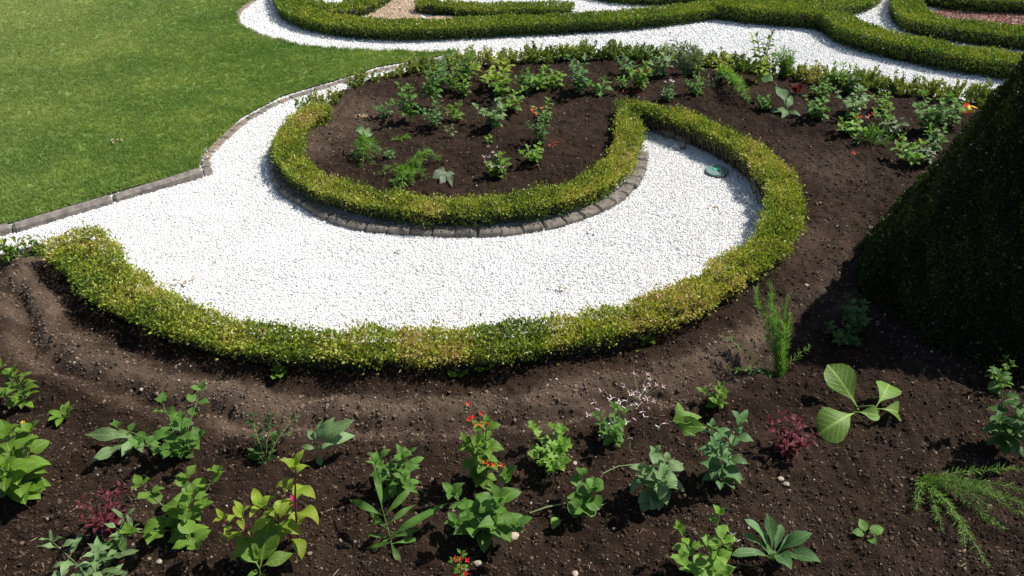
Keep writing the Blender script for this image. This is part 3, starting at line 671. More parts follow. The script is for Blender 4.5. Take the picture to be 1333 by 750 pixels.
def custom(px, py, leaves, label, mat, shape='ovate', name='broad_leaf_plant', g='near', stems=(), cat='plant', stem='stem', vein_stem=0.004):
    """leaves: (from x, y, z, to x, y, z, width ratio, curl, roll)"""
    random.seed(int(px*5+py)); root = start(name, px, py, label, cat, GR.get(g, g)); o0 = Vector(root.location); tb = Tubes()
    tb.add([(0, 0, -.02), (0, 0, .015)], vein_stem*1.3, vein_stem, 6)
    for st in stems: tb.add([G(x, y, o0.z+z)-o0 for x, y, z in st], vein_stem, vein_stem*.6, 5)
    link('stem', tb.mesh('stem', M[stem]), root)
    for i, (ax, ay, az, bx, by, bz, asp, curl, roll) in enumerate(leaves):
        a = G(ax, ay, o0.z+az)-o0; b = G(bx, by, o0.z+bz)-o0; d = b-a; L = d.length
        me = leaf_mesh(shape, asp, 'L_'+mat, 10+i, .13, curl); put_leaf(root, me, a, d, L*1.06, roll=roll, up=Vector((0, -.5, .86)))
    return root

# ---- near bed
bushy(35, 525, 62, 66, 24, 'bright', 'small leafy green plant at the far left, highest in the near bed', asp=.5, nst=2, pairs=3, lean=(-8, 0))
rosette(85, 545, 46, 24, 24, 'bright', 'low green rosette with pointed leaves, third plant from the left edge', asp=.42, n=9, el=(.25, 1.0))
bushy(36, 648, 108, 100, 42, 'bright', 'large broad-leaved bright green plant cut by the left edge', asp=.72, nst=3, pairs=4, curl=.7, flowers=('pet_yel', 1, 2.5, .2, {}))
custom(178, 573, [(178, 572, .02, 112, 563, .09, .27, .4, .2), (176, 574, .02, 120, 598, .03, .28, .35, .3), (174, 572, .03, 138, 591, .03, .26, .5, -.1), (176, 570, .03, 146, 562, .12, .3, .8, .1), (178, 572, .03, 158, 590, .05, .42, .6, 0), (180, 572, .03, 184, 587, .05, .36, .7, 0), (181, 570, .03, 192, 565, .07, .3, .5, 0)], 'flopped plant with long pale grey-green leaves lying leftward on the soil', 'pale', 'lance', name='flopped_plant')
bushy(238, 594, 70, 118, 25, 'mid', 'bushy green plant with rounded leaves, behind the other bushy one at left', asp=.72, nst=5, pairs=3, shape='tooth', lean=(-2, 0), seed=2)
bushy(150, 692, 58, 60, 22, 'wine', 'dark burgundy leafy plant in the left of the near bed', asp=.34, shape='lance', nst=6, pairs=4, name='burgundy_plant', stem='stem_red', curl=.7, seed=1)
rosette(152, 694, 40, 30, 38, 'deep', 'few green leaves hanging out below the left burgundy plant', asp=.35, n=5, el=(-.1, .3), azr=(3.6, 5.9), name='leaf_tuft')
bushy(244, 694, 66, 126, 31, 'bright', 'wide bushy plant with rounded fresh green leaves, lower left', asp=.74, nst=5, pairs=3, shape='tooth', curl=.6, seed=4)
bushy(128, 764, 58, 130, 36, 'pale', 'spreading grey-green plant with narrow leaves at the bottom left edge', asp=.3, nst=6, pairs=4, shape='lance', el=.15)
feathery(345, 604, [(326, 540, .2), (356, 538, .2), (388, 540, .16), (330, 585, .06)], 'thin arching stems with small dusky leaves', 'deep', 15, 24, spread=1.1, name='wiry_plant', wd=.2)
custom(415, 604, [(414, 574, .16, 433, 545, .26, .42, .3, .2), (416, 572, .16, 458, 547, .24, .4, .5, 0), (416, 574, .15, 462, 566, .14, .36, .6, .1), (413, 574, .15, 400, 560, .18, .5, .5, 0), (413, 586, .08, 436, 576, .1, .3, .5, 0), (413, 574, .16, 420, 546, .24, .4, .3, -.2), (414, 594, .04, 418, 606, .02, .6, .6, 0), (412, 586, .08, 392, 580, .1, .34, .5, .2)], 'upright plant with a few broad pale leaves at its top, left of centre', 'pale', 'ovate', stems=[[(415, 604, 0), (413, 590, .07), (414, 572, .16)]], name='seedling_plant', stem='stem_pale')
# lime plant with magenta tassel
r_ = bushy(390, 716, 140, 112, 46, 'lime', 'yellow-lime plant with drooping leaves and a magenta tassel', asp=.44, nst=1, pairs=4, curl=1.2, lean=(6, 0), stem='stem_red', seed=3, el=.1, t0=.3)
for k in range(4): put_flower(r_, 'pet_mag', Vector((.012+.003*k, -.002, .29+.012*k)), .013, npet=5, cup=.7)
r_ = bushy(330, 735, 92, 60, 32, 'lime', 'smaller lime plant with pink flower tip just left of the tall lime one', asp=.4, nst=1, pairs=3, curl=1.0, seed=6, stem='stem_red')
for k in range(4): put_flower(r_, 'pet_mag', Vector((.004*k, 0, .2+.012*k)), .014, npet=5, cup=.6)
custom(338, 766, [(338, 740, .12, 308, 690, .2, .4, .6, .3), (339, 738, .12, 352, 672, .26, .5, .5, .2), (340, 738, .12, 382, 718, .12, .4, .6, 0), (338, 742, .1, 322, 750, .1, .42, .5, 0), (338, 730, .14, 330, 712, .2, .36, .4, 0), (340, 736, .12, 366, 680, .24, .4, .6, -.2), (339, 742, .1, 345, 762, .02, .5, .4, 0)], 'broad smooth bright green leaves in front, cut by the bottom edge below the lime plants', 'bright', 'ovate', stems=[[(338, 768, 0), (338, 736, .13)]])
bushy(520, 640, 66, 70, 34, 'mid', 'drooping mid-green plant with overlapping leaves, near the centre', asp=.4, nst=4, pairs=3, curl=1.3, el=.15, shape='lance', seed=2)
custom(512, 724, [(500, 672, .16, 452, 648, .2, .17, .6, 0), (498, 664, .18, 488, 606, .28, .15, .4, .3), (500, 672, .16, 540, 630, .24, .16, .7, .2), (503, 680, .12, 480, 682, .12, .16, .7, 0), (504, 684, .12, 540, 655, .16, .16, .6, 0), (508, 698, .07, 580, 655, .16, .14, .5, 0), (509, 700, .06, 548, 688, .08, .16, .6, 0), (508, 700, .06, 476, 695, .08, .16, .6, 0), (510, 706, .05, 474, 714, .02, .17, .6, 0), (510, 706, .04, 522, 738, .0, .22, .5, 0), (508, 700, .06, 490, 712, .04, .17, .6, 0), (509, 702, .06, 545, 672, .1, .15, .6, 0), (506, 690, .1, 478, 664, .15, .16, .6, 0), (510, 708, .04, 550, 700, .02, .16, .6, 0)], 'slender plant with long willow-like arching leaves, bottom centre-left', 'mid', 'lance', stems=[[(512, 724, 0), (508, 700, .06), (498, 664, .19)]], name='willow_leaf_plant')
r_ = bushy(630, 628, 105, 54, 27, 'bright', 'upright bright green plant topped with red flowers in the near bed', asp=.62, nst=3, pairs=5, t0=.1, seed=2, curl=.8, name='red_salvia')
for k in range(7): put_flower(r_, 'pet_red', Vector((random.gauss(-.02, .03), random.gauss(0, .02), .36+random.uniform(-.02, .09))), .013, npet=4, cup=.9)
for k in range(6): put_flower(r_, 'pet_or', Vector((random.gauss(.02, .03), random.gauss(-.05, .01), .2+random.uniform(-.03, .03))), .013, npet=4, cup=.9)
bushy(632, 692, 66, 112, 38, 'mid', 'spreading plant with dark pointed oval leaves below the red-flowered plant', asp=.62, nst=4, pairs=3, curl=.6, seed=5, lean=(4, 0))
r_ = bushy(600, 768, 62, 26, 14, 'bright', 'thin red-flowered sprig at the bottom edge left of centre', asp=.5, nst=1, pairs=4, name='red_salvia', seed=1)
for k in range(12): put_flower(r_, 'pet_red', Vector((random.gauss(0, .02), random.gauss(0, .01), .06+.16*random.random())), .012, npet=4, cup=.9)
bushy(720, 606, 44, 74, 24, 'fresh', 'light green plant with lobed parsley-like leaves', asp=.85, nst=6, pairs=2, shape='cut', el=.35, seed=3)
r_ = bushy(762, 664, 48, 56, 25, 'mid', 'small plant with round leaves on a long trailing stem', asp=.95, nst=2, pairs=2, shape='round', seed=2)
tb = Tubes(); o0 = Vector(r_.location)
tb.add([G(x, y, z)-o0 for x, y, z in ((690, 668, .07), (712, 660, .1), (738, 655, .09), (760, 656, .08))], .004, .003)
tb.add([G(x, y, z)-o0 for x, y, z in ((784, 617, .12), (805, 607, .14), (834, 604, .15))], .003, .003)
tb.add([G(x, y, z)-o0 for x, y, z in ((728, 678, .06), (758, 668, .07), (790, 655, .07), (812, 640, .06))], .002, .002)
link('runner', tb.mesh('runner', M['stem_pale']), r_)
put_leaf(r_, leaf_mesh('ovate', .62, 'L_fresh', 2), G(728, 672, .1)-o0, Vector((-.4, -.7, -.15)), .07)
bushy(852, 652, 74, 66, 34, 'pale', 'soft grey-green plant with drooping velvety leaves right of centre', asp=.62, nst=3, pairs=3, curl=1.1, el=.1, seed=3)
r_ = bushy(798, 574, 58, 66, 22, 'mid', 'plant with many slender pink and white blossoms below the hedge', asp=.5, nst=4, pairs=3, name='blossoming_plant', seed=1)
for k in range(26): put_flower(r_, random.choice(['pet_pink', 'pet_white']), Vector((random.gauss(.02, .09), random.gauss(.02, .06), random.uniform(.1, .3))), .018, npet=3, asp=.22, cup=.5)
r_ = start('blossom_sprig', 832, 522, 'sprig of fallen pale pink blossoms on the soil behind the blossoming plant', 'flower', None)
tb = Tubes()
for k in range(13):
    p = Vector((random.gauss(.02, .06), random.gauss(.03, .06), random.uniform(.03, .1))); tb.add([(0, 0, 0), p*.5+Vector((0, 0, .015)), p], .0016, .001, 4); put_flower(r_, 'pet_pink', p, .014, npet=4, asp=.3, cup=.6)
tb.add([(0, 0, 0), (.03, .05, .05), (.07, .1, .07)], .002, .001); tb.add([(0, 0, 0), (-.05, .03, .04)], .002, .001); link('stem', tb.mesh('stem', M['stem_pale']), r_)
custom(893, 558, [(868, 552, .01, 918, 556, .03, .5, .5, .3), (870, 550, .02, 914, 540, .05, .4, .5, -.2), (884, 548, .02, 884, 522, .08, .5, .5, .2), (872, 552, .01, 905, 566, .01, .4, .4, .2)], 'flat bright green leaf fallen on the soil beside a small plant', 'fresh', 'tooth', name='fallen_leaves')
bushy(932, 530, 28, 42, 18, 'bright', 'smallest green plant near the hedge, right of the fallen leaf', asp=.55, nst=3, pairs=2, el=.4)
bushy(938, 630, 112, 76, 32, 'blue', 'upright blue-green plant with broad pointed leaves, right of centre', asp=.5, nst=2, pairs=5, curl=.8, seed=4, t0=.12)
bushy(1022, 590, 62, 58, 20, 'wine', 'dark red leafy plant beside the big-leaved plant on the right', asp=.34, shape='lance', nst=7, pairs=4, name='burgundy_plant', stem='stem_red', curl=.8, seed=3)
custom(1112, 540, [(1118, 534, .03, 1082, 476, .2, .72, .6, 0), (1112, 538, .06, 1070, 560, .08, .8, .7, .1), (1112, 536, .07, 1146, 540, .07, .7, .4, 0), (1140, 530, .08, 1160, 498, .13, .8, .6, 0), (1142, 532, .09, 1178, 538, .06, .85, .7, 0)], 'big plant with four broad pale green tobacco-like leaves', 'tobacco', 'obov', stems=[[(1112, 540, 0), (1116, 530, .06), (1138, 528, .1)]], stem='stem_pale', vein_stem=.006)
feathery(1016, 492, [(984, 376, .38), (1001, 366, .42), (1007, 384, .4), (1024, 388, .36), (1020, 420, .3), (1028, 410, .3), (1008, 412, .32)], 'upright bushy needle-leaved plant standing alone by the cone', 'fern', 11, 340, arch=.03, name='needle_plant', spread=.55, wd=.06)
feathery(1008, 488, [(936, 436, .16), (1056, 452, .12), (950, 482, .05)], 'side shoots with needle leaves sprawling at the foot of the upright needle plant', 'fern', 9, 70, arch=.15, name='needle_shoot', spread=.9)
feathery(1200, 622, [(1345, 640, .16), (1340, 612, .2), (1350, 662, .14), (1305, 690, .08), (1285, 735, .03), (1262, 712, .04), (1225, 690, .02), (1192, 662, .03), (1330, 655, .1), (1290, 660, .12), (1350, 680, .06), (1300, 640, .17)], 'sprawling feathery plant with needle branches at the lower right', 'fern', 10, 190, arch=.18, name='needle_plant', spread=.8, wd=.052)
rosette(1128, 696, 36, 18, 22, 'mid', 'tiny four-leaved seedling alone in the lower right soil', asp=.62, n=4, el=(.1, .5), shape='ovate', name='seedling_plant')
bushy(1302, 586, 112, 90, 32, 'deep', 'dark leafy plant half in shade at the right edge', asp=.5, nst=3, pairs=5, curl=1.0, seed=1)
rosette(1005, 728, 112, 70, 62, 'blue', 'rosette of long upright grey-green leaves at the bottom, right of centre', asp=.3, n=11, el=(.3, 1.15), curl=.6, seed=5, shape='obov')
bushy(918, 762, 78, 100, 30, 'fresh', 'nettle-like bright green plant at the bottom edge', asp=.6, nst=4, pairs=4, shape='tooth', seed=2)
r_ = bushy(948, 716, 26, 26, 10, 'bright', 'little sprig with two white bell flowers beside the long-leaved rosette', asp=.4, nst=2, pairs=2, el=.5)
for k in range(3): put_flower(r_, 'pet_white', Vector((.02*k, -.01*k, .1-.03*k)), .016, npet=3, asp=.3, cup=.9)
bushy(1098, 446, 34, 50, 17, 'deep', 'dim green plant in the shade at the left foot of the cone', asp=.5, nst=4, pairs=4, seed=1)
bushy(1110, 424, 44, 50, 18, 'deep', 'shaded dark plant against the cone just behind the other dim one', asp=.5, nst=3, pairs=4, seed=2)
bushy(1296, 508, 50, 40, 14, 'bright', 'thin green plant growing at the front foot of the cone', asp=.5, nst=3, pairs=4, seed=3)
# weeds at the hedge foot
for (x, y, l) in ((597, 487, 'bright clover-like weed at the hedge foot, just left of bottom centre'), (770, 455, 'small light green weed at the hedge foot right of centre'), (841, 446, 'small weed at the hedge foot nearest the needle plant'), (633, 482, 'dark green weed at the hedge foot near bottom centre'), (364, 488, 'tiny weed in the shade under the left arm of the hedge')):
    rosette(x, y, 24, 14, 14, 'bright', l, asp=.8, n=6, el=(.2, 1.0), shape='round', name='weed', g='weeds at the hedge foot', seed=int(x))

# ---- inner bed
I = dict(g='in')
feathery(476, 196, [(462, 205, .06), (472, 218, .04), (486, 212, .05), (494, 203, .06), (478, 206, .08)], 'fresh green feathery plant with a pale leaf on top, left in the inner bed', 'fern', 10, 110, arch=.8, g='in')
custom(474, 190, [(476, 180, .16, 463, 162, .2, .3, .6, 0), (476, 180, .16, 486, 172, .17, .3, .7, 0), (476, 180, .16, 466, 174, .14, .3, .7, 0), (476, 180, .16, 480, 164, .2, .3, .6, 0)], 'pale leaves standing above the left feathery plant', 'pale', 'lance', g='in', stems=[[(474, 190, 0), (476, 180, .16)]], name='seedling_plant')
feathery(531, 224, [(496, 226, .03), (511, 246, .02), (515, 236, .04), (534, 238, .04), (537, 228, .05), (558, 194, .14), (575, 204, .06), (556, 232, .03), (522, 246, .02), (545, 210, .1)], 'wide feathery green plant with drooping fronds, front left of the inner bed', 'fern', 10, 110, arch=.45, g='in', seed=3)
feathery(507, 184, [(534, 179, .03)], 'small feathery sprig lying flat between two feathery plants', 'fern', 9, 90, arch=.1, g='in', name='feathery_sprig')
custom(578, 228, [(585, 224, .04, 562, 230, .04, .5, .5, .2), (586, 224, .05, 573, 238, .02, .42, .5, .1), (584, 224, .05, 588, 240, .02, .3, .5, 0), (580, 224, .05, 571, 218, .06, .5, .5, 0), (578, 225, .04, 592, 226, .04, .4, .5, 0)], 'wilted grey-green leaves lying in the front of the inner bed', 'grey', 'lance', g='in', name='wilted_plant')
r_ = bushy(648, 230, 32, 32, 13, 'bright', 'round green plant dotted with pinkish white blossoms in the inner bed', asp=.75, nst=5, pairs=3, name='blossoming_plant', **I)
for k in range(16): put_flower(r_, random.choice(['pet_pink', 'pet_white']), Vector((random.gauss(0, .07), random.gauss(0, .05), random.uniform(.08, .24))), .019, npet=3, asp=.25, cup=.5)
bushy(694, 212, 20, 34, 14, 'fresh', 'low light green plant at the right front of the inner bed', asp=.6, nst=4, pairs=2, **I)
bushy(508, 206, 13, 20, 9, 'blue', 'tiny pale plant between the two feathery plants of the inner bed', asp=.6, nst=2, pairs=2, **I)
bushy(502, 154, 20, 26, 13, 'blue', 'small blue-green plant at the back left of the inner bed', asp=.45, nst=3, pairs=2, **I)
bushy(536, 160, 52, 40, 15, 'mid', 'tall leafy plant standing left in the inner bed', asp=.55, nst=2, pairs=6, lean=(-8, 0), t0=.3, **I)
bushy(566, 168, 34, 36, 12, 'blue', 'bluish low clump with two tall stems in the inner bed', asp=.4, nst=5, pairs=3, **I)
bushy(567, 140, 56, 34, 14, 'mid', 'tall two-stemmed plant behind the bluish clump', asp=.6, nst=2, pairs=5, t0=.45, **I)
bushy(594, 158, 22, 28, 15, 'bright', 'little two-tone plant with pale leaf edges right of the bluish clump', asp=.4, nst=2, pairs=2, **I)
bushy(588, 180, 16, 16, 8, 'pale', 'tiny thin seedling in the middle of the inner bed', asp=.35, nst=1, pairs=2, name='seedling_plant', **I)
bushy(637, 186, 10, 12, 9, 'fresh', 'tiny seedling beside a plant shadow in the inner bed', asp=.5, nst=1, pairs=1, name='seedling_plant', **I)
bushy(644, 166, 38, 42, 16, 'pale', 'rounded pale-leaved plant in the middle of the inner bed', asp=.75, nst=4, pairs=4, shape='ovate', **I)
bushy(575, 116, 46, 34, 13, 'blue', 'blue-green plant in the back row, far left', asp=.55, nst=3, pairs=4, **I)
bushy(592, 120, 34, 26, 12, 'bright', 'bright little plant in the back row next to the blue-green one', asp=.5, nst=2, pairs=4, seed=2, **I)
bushy(608, 104, 38, 44, 13, 'mid', 'dense green plant in the back row left of the yellowish one', asp=.55, nst=4, pairs=4, **I)
bushy(606, 124, 28, 22, 11, 'fresh', 'light green narrow plant in the second row of the inner bed', asp=.45, nst=2, pairs=4, **I)
bushy(651, 112, 34, 56, 20, 'lime', 'yellowish plant with long leaves at the back of the inner bed', asp=.38, nst=3, pairs=4, shape='lance', **I)
bushy(654, 122, 26, 44, 14, 'bright', 'green plant just in front of the yellowish one', asp=.6, nst=3, pairs=3, seed=3, **I)
bushy(664, 146, 30, 36, 18, 'fresh', 'slanting plant with a few light green leaves in the inner bed', asp=.4, nst=2, pairs=3, lean=(14, 0), shape='lance', **I)
bushy(684, 122, 34, 24, 13, 'mid', 'dark green plant in the shade of the thin hedge', asp=.4, nst=3, pairs=4, seed=7, **I)
r_ = bushy(704, 186, 40, 34, 12, 'deep', 'dark green plant with red flowers at the right of the inner bed', asp=.45, nst=3, pairs=5, name='red_salvia', **I)
for k in range(5): put_flower(r_, 'pet_or', Vector((random.gauss(-.02, .03), random.gauss(0, .02), .28+random.uniform(-.01, .03))), .016, npet=5, cup=.5)
bushy(710, 158, 30, 30, 11, 'fresh', 'wispy pale plant just behind the red-flowered one', asp=.4, nst=3, pairs=3, **I)
r_ = start('fallen_petals', 722, 188, 'scatter of red petals on the soil beside the red-flowered plant', 'petals', None)
for k in range(9): put_flower(r_, 'pet_red', Vector((random.gauss(0, .03), random.gauss(0, .05), .012)), .012, npet=3, cup=.2)
bushy(704, 118, 34, 36, 13, 'fresh', 'light green leafy plant at the back centre of the beds', asp=.6, nst=3, pairs=4, **I)
bushy(724, 114, 22, 28, 15, 'fresh', 'pair of arching light leaves in the back centre', asp=.5, nst=2, pairs=2, seed=5, **I)
bushy(754, 122, 52, 44, 14, 'blue', 'tall dense blue-green plant in front of the thin hedge', asp=.5, nst=4, pairs=6, **I)
bushy(781, 124, 22, 34, 18, 'mid', 'small plant with drooping oval leaves by the tall dense one', asp=.42, nst=1, pairs=3, **I)
F_ = dict(g='far')
bushy(815, 100, 34, 32, 12, 'blue', 'blue-green plant left of the rust coloured one', asp=.5, nst=4, pairs=4, **F_)
r_ = bushy(832, 118, 34, 36, 13, 'bright', 'green plant with a rust-brown shoot near the hedge tip', asp=.6, nst=4, pairs=4, **F_)
for k in range(8): put_leaf(r_, leaf_mesh('lance', .3, 'L_rust', k), Vector((.02, .05, .12)), rv(random.uniform(0, 6.28), random.uniform(.6, 1.3)), .09)
bushy(810, 112, 14, 18, 9, 'fresh', 'tiny bright plant between red petals near the hedge tip', asp=.5, nst=2, pairs=2, **F_)
r_ = start('fallen_petals', 826, 121, 'strip of red petals on the soil just above the hedge tip', 'petals', None)
for k in range(10): put_flower(r_, 'pet_red', Vector((random.gauss(0, .06), random.gauss(0, .02), .012)), .013, npet=3, cup=.2)
bushy(858, 100, 40, 46, 15, 'pale', 'grey-green leafy plant against the thin hedge, right of the hedge tip', asp=.5, nst=4, pairs=4, **F_)
r_ = bushy(870, 130, 22, 22, 9, 'blue', 'little plant with white flowers on the hedge tip side', asp=.6, nst=3, pairs=3, **F_)
for k in range(9): put_flower(r_, 'pet_white', Vector((random.gauss(0, .03), random.gauss(0, .03), random.choice([.02, .17])+random.uniform(0, .03))), .018, npet=4, asp=.4, cup=.4)
feathery(892, 100, [(878, 50, .3), (890, 56, .32), (900, 58, .3), (908, 64, .26), (884, 62, .28), (912, 72, .2), (896, 66, .28)], 'tall grey feathery plant rising above the thin hedge', 'grey', 14, 60, arch=.1, g='far', spread=1.0)
bushy(906, 124, 24, 26, 12, 'mid', 'green plant below the tall grey feathery one', asp=.45, nst=4, pairs=3, **F_)
bushy(906, 98, 26, 26, 12, 'bright', 'bright leafy shoot right of the tall grey feathery one', asp=.45, nst=2, pairs=4, seed=3, **F_)
feathery(934, 98, [(976, 134, .02), (970, 130, .05), (962, 122, .08), (978, 128, .03), (968, 118, .1), (958, 116, .1)], 'needle-leaved plant leaning over to the lower right in the far bed', 'fern', 9, 110, arch=.25, g='far', name='needle_plant')
feathery(925, 115, [(905, 98, .1), (938, 98, .12), (918, 92, .16)], 'thin twiggy plant with a dried leaf in the far bed', 'grey', 8, 25, g='far', name='wiry_plant')
bushy(942, 100, 30, 30, 15, 'lime', 'yellow-green narrow-leaved plant left of the dark-topped one', asp=.35, nst=2, pairs=4, shape='lance', **F_)
bushy(986, 108, 60, 40, 18, 'lime', 'tall plant with lime leaves low down and a dark tip', asp=.4, nst=2, pairs=4, shape='lance', **F_)
bushy(990, 106, 64, 30, 12, 'deep', 'dark tip shoot standing behind the lime leaves', asp=.4, nst=1, pairs=5, t0=.55, **F_)
feathery(1023, 104, [(1008, 66, .22), (1018, 62, .24), (1026, 64, .24), (1032, 66, .22), (1014, 72, .2), (1024, 74, .2), (1030, 76, .18)], 'bright green upright needle plant by the thin hedge', 'fern', 10, 100, arch=.02, g='far', name='needle_plant', spread=.7)
rosette(1036, 122, 18, 22, 16, 'wine', 'small dark red plant right of the bright needle plant', asp=.35, n=12, el=(.5, 1.4), name='burgundy_plant', **F_)
custom(1026, 148, [(1022, 136, .1, 1010, 108, .22, .36, .5, .2), (1008, 106, .22, 991, 101, .23, .85, .6, .2), (1025, 142, .05, 1030, 124, .14, .4, .4, .1), (1026, 144, .03, 1004, 144, .04, .4, .5, 0), (1026, 144, .03, 1042, 150, .02, .4, .5, 0), (1026, 144, .03, 1018, 152, .02, .4, .5, 0)], 'plant with one large round pale leaf and a long blue-green leaf', 'blue', 'ovate', g='far', stems=[[(1026, 148, 0), (1022, 136, .1), (1009, 107, .22)]])
bushy(995, 145, 20, 24, 11, 'mid', 'small green plant left of the long blue-green leaf', asp=.6, nst=3, pairs=3, **F_)
bushy(1062, 154, 28, 36, 14, 'mid', 'leafy green plant in the middle of the far right bed', asp=.6, nst=4, pairs=3, **F_)
bushy(1068, 128, 26, 30, 13, 'mid', 'green plant behind the middle one of the far right bed', asp=.5, nst=3, pairs=3, seed=2, **F_)
bushy(1090, 112, 30, 26, 11, 'fresh', 'leafy shoot against the thin hedge, right half', asp=.5, nst=3, pairs=4, **F_)
bushy(1106, 122, 30, 26, 14, 'deep', 'dark blue-green plant close to the thin hedge', asp=.6, nst=2, pairs=4, **F_)
bushy(1108, 150, 36, 46, 17, 'pale', 'grey-green plant with arching leaves and large shadow', asp=.5, nst=4, pairs=3, curl=.9, **F_)
r_ = start('fallen_petals', 1118, 153, 'orange and red petals under the grey-green arching plant', 'petals', None)
for k in range(14): put_flower(r_, random.choice(['pet_or', 'pet_red', 'dry']), Vector((random.gauss(.03, .07), random.gauss(0, .05), random.uniform(.01, .05))), .018, npet=3, cup=.4)
bushy(1147, 146, 26, 24, 12, 'fresh', 'light leafy plant near a gap in the thin hedge', asp=.6, nst=2, pairs=3, **F_)
bushy(1150, 166, 28, 30, 13, 'bright', 'fresh green plant in front of the light one, far right bed', asp=.6, nst=3, pairs=3, seed=4, **F_)
bushy(1108, 174, 18, 40, 14, 'fresh', 'low light green plant at the front of the far right bed', asp=.65, nst=4, pairs=2, **F_)
feathery(1136, 188, [(1116, 182, .06), (1126, 172, .12), (1140, 168, .14), (1152, 172, .12), (1158, 184, .05), (1132, 164, .15)], 'grassy spiky plant at the front of the far right bed', 'mid', 16, 24, g='far', arch=.1, name='grassy_plant')
bushy(1163, 176, 20, 32, 18, 'grey', 'plant with two big soft grey leaves beside the grassy one', asp=.8, nst=1, pairs=2, **F_)
bushy(1208, 172, 52, 58, 17, 'mid', 'large leafy plant with oval leaves left of the cone', asp=.62, nst=5, pairs=5, shape='ovate', **F_)
bushy(1216, 196, 30, 32, 14, 'mid', 'leafy plant against the cone below the large one', asp=.6, nst=3, pairs=3, seed=2, **F_)
bushy(1182, 214, 32, 48, 20, 'fresh', 'plant with bright pointed leaves nearest the cone', asp=.42, nst=3, pairs=3, shape='lance', **F_)
bushy(1205, 212, 26, 26, 14, 'grey', 'blue-grey leaves tucked between the bright pointed plant and the cone', asp=.5, nst=2, pairs=3, **F_)
r_ = bushy(1238, 164, 34, 34, 12, 'mid', 'plant with yellow and red daisies beside the cone', asp=.5, nst=3, pairs=4, name='daisy_plant', **F_)
for k, (fm, dx, dz) in enumerate((('pet_yel', .04, .2), ('pet_yel', .06, .17), ('pet_yel', .02, .16), ('pet_red', .03, .14), ('pet_red', .0, .22), ('pet_yel', .08, .2))):
    put_flower(r_, fm, Vector((dx+.04, -.05, dz)), .035, npet=10, asp=.3, cup=.15)
r_ = start('fallen_petals', 1113, 202, 'few crimson petals alone on the bare soil of the far right bed', 'petals', None)
for k in range(5): put_flower(r_, 'pet_red', Vector((random.gauss(0, .03), random.gauss(0, .03), .012)), .014, npet=3, cup=.2)

# ------------------------------------------------------------------ small things
def disc(r, z0, z1, k=28, bev=0.0):
    bm = bmesh.new(); bmesh.ops.create_cone(bm, cap_ends=True, segments=k, radius1=r, radius2=r-bev, depth=z1-z0)
    bmesh.ops.translate(bm, verts=bm.verts, vec=(0, 0, (z0+z1)/2)); return bm
def bmobj(name, bm, mat, parent, smooth=False):
    me = bpy.data.meshes.new(name); bm.to_mesh(me); bm.free(); me.materials.append(mat)
    return link(name, me, parent)
w = G(933, 223, .02); t_ = thing('valve_lid', 'round grey-green irrigation valve lid set in the white gravel', 'lid', (w.x, w.y, 0)); t_.rotation_euler = (.05, -.06, .3)
bmobj('rim', disc(.096, -.02, .022), M['black'], t_); bmobj('cover', disc(.092, .022, .034, 32, .006), M['lid'], t_)
bm = disc(.032, .035, .0375, 20); bmesh.ops.scale(bm, verts=bm.verts, vec=(1.2, .8, 1)); bmesh.ops.translate(bm, verts=bm.verts, vec=(.01, .018, 0)); bmobj('emblem', bm, M['lid_green'], t_)
bm = bmesh.new(); bmesh.ops.create_cube(bm, size=1); bmesh.ops.scale(bm, verts=bm.verts, vec=(.022, .012, .004)); bmesh.ops.translate(bm, verts=bm.verts, vec=(.012, -.035, .0355)); bmobj('slot', bm, M['black'], t_)
w = G(889, 195); t_ = thing('sprinkler', 'short black sprinkler post standing in the gravel by the hedge', 'sprinkler', w)
bmobj('body', disc(.02, -.02, .075, 16), plain('sprinkler_body', (.1, .085, .085), .5), t_); bmobj('cap', disc(.024, .076, .1, 16, .006), M['black'], t_)
bm = disc(.012, .1, .108, 12); bmobj('nozzle', bm, M['black'], t_)
def stone(px, py, s, label):
    w = GS(px, py); bm = bmesh.new(); bmesh.ops.create_icosphere(bm, subdivisions=2, radius=.5); r = random.Random(int(px))
    for v in bm.verts: v.co = Vector((v.co.x*s*1.25, v.co.y*s, v.co.z*s*.65))*(1+r.uniform(-.1, .1))
    me = bpy.data.meshes.new('stone'); bm.to_mesh(me); bm.free(); me.materials.append(M['stone'])
    o = link('stone', me); o.location = w+Vector((0, 0, s*.15)); o.rotation_euler = (0, .2, r.uniform(0, 3)); o['label'] = label; o['category'] = 'stone'; o['group'] = 'pale stones lying on the soil'
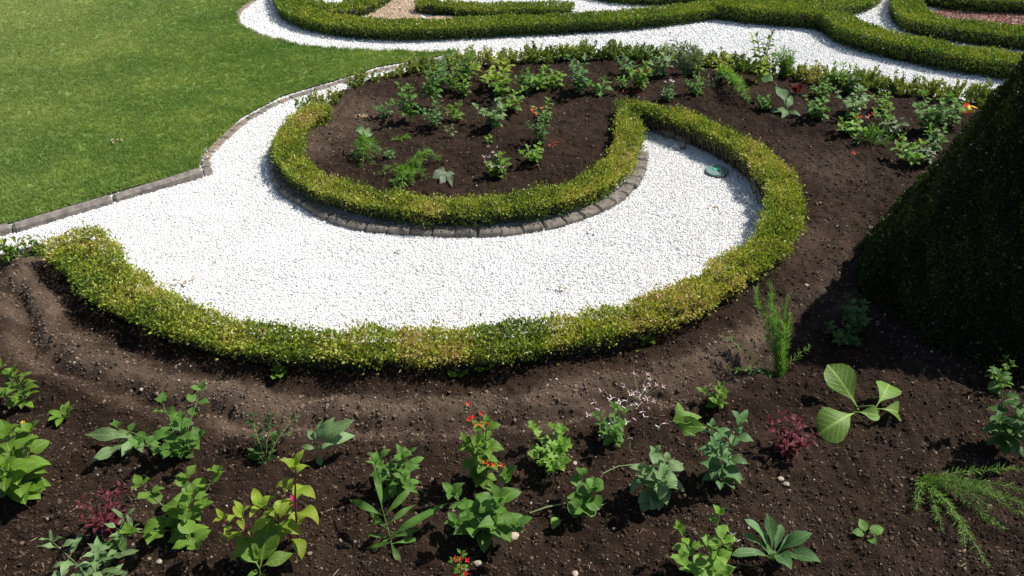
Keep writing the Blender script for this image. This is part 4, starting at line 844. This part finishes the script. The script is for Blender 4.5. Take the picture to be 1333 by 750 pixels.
for a in ((669, 699, .042, 'pinkish pale stone below the dark oval-leaved plant'), (622, 734, .03, 'small tan stone near the bottom red-flowered sprig'), (1016, 625, .028, 'cream stone of a close pair below the dark red plant'), (1023, 631, .026, 'white stone of a close pair, the lower right one'), (748, 604, .024, 'tan stone right of the parsley-like plant'), (748, 748, .03, 'whitish stone at the bottom edge right of centre'), (184, 506, .026, 'pale stone on the dry soil below the left arm of the hedge'), (208, 732, .026, 'grey pebble near the bottom edge beside the grey-green narrow leaves'), (994, 360, .03, 'pale stone at the right foot of the hedge'), (1050, 372, .026, 'flat pale stone on the soil left of the cone')): stone(*a)
def dry(px, py, L, label, n, z=.02, soil=False):
    w = GS(px, py) if soil else G(px, py, z); r = thing('dry_leaves', label, 'leaves', w)
    for k in range(n):
        me = leaf_mesh('lance', .4, 'dry', k, .12, .9); put_leaf(r, me, Vector((random.gauss(0, L), random.gauss(0, L*.4), .004)), rv(random.uniform(0, 6.28), random.uniform(-.05, .4)), random.uniform(.03, .055))
dry(236, 368, .06, 'tan dead leaves on the gravel against the left arm of the hedge', 9)
dry(930, 268, .02, 'brownish curled leaf on the gravel below the valve lid', 3)
dry(775, 300, .02, 'faded leaf scraps on the gravel right of the sett ring', 3)
dry(728, 376, .03, 'thin dry stalks on the gravel above the near hedge', 3)
dry(515, 328, .02, 'single yellowing leaf on the gravel below the inner hedge', 2)
dry(472, 152, .06, 'straw and dead leaves on the dry soil, upper left of the inner bed', 8, soil=True)
dry(150, 184, .03, 'small patch of dead grass on the lawn', 6, .045)
r_ = thing('fallen_sprig', 'leafy grey-green sprig lying over the gravel beside the hedge end', 'sprig', G(58, 320, .05)); o0 = Vector(r_.location)
random.seed(5); frond(r_, [(0, 0, .03)]+[G(x, y, z)-o0 for x, y, z in ((50, 305, .1), (36, 310, .08), (20, 322, .05), (16, 332, .03))], 'grey', .022, 70, 1.0, stem='twig')
frond(r_, [(0, 0, .03)]+[G(x, y, z)-o0 for x, y, z in ((64, 303, .12), (72, 302, .12), (80, 306, .1))], 'grey', .022, 30, 1.0, stem='twig')
r_ = thing('fallen_sprig', 'thin grey twig on the gravel right of the hedge end', 'sprig', G(150, 323, .02)); o0 = Vector(r_.location)
frond(r_, [(0, 0, .0)]+[G(x, y, .02)-o0 for x, y in ((160, 322), (172, 328))], 'grey', .014, 16, 1.0, stem='twig')
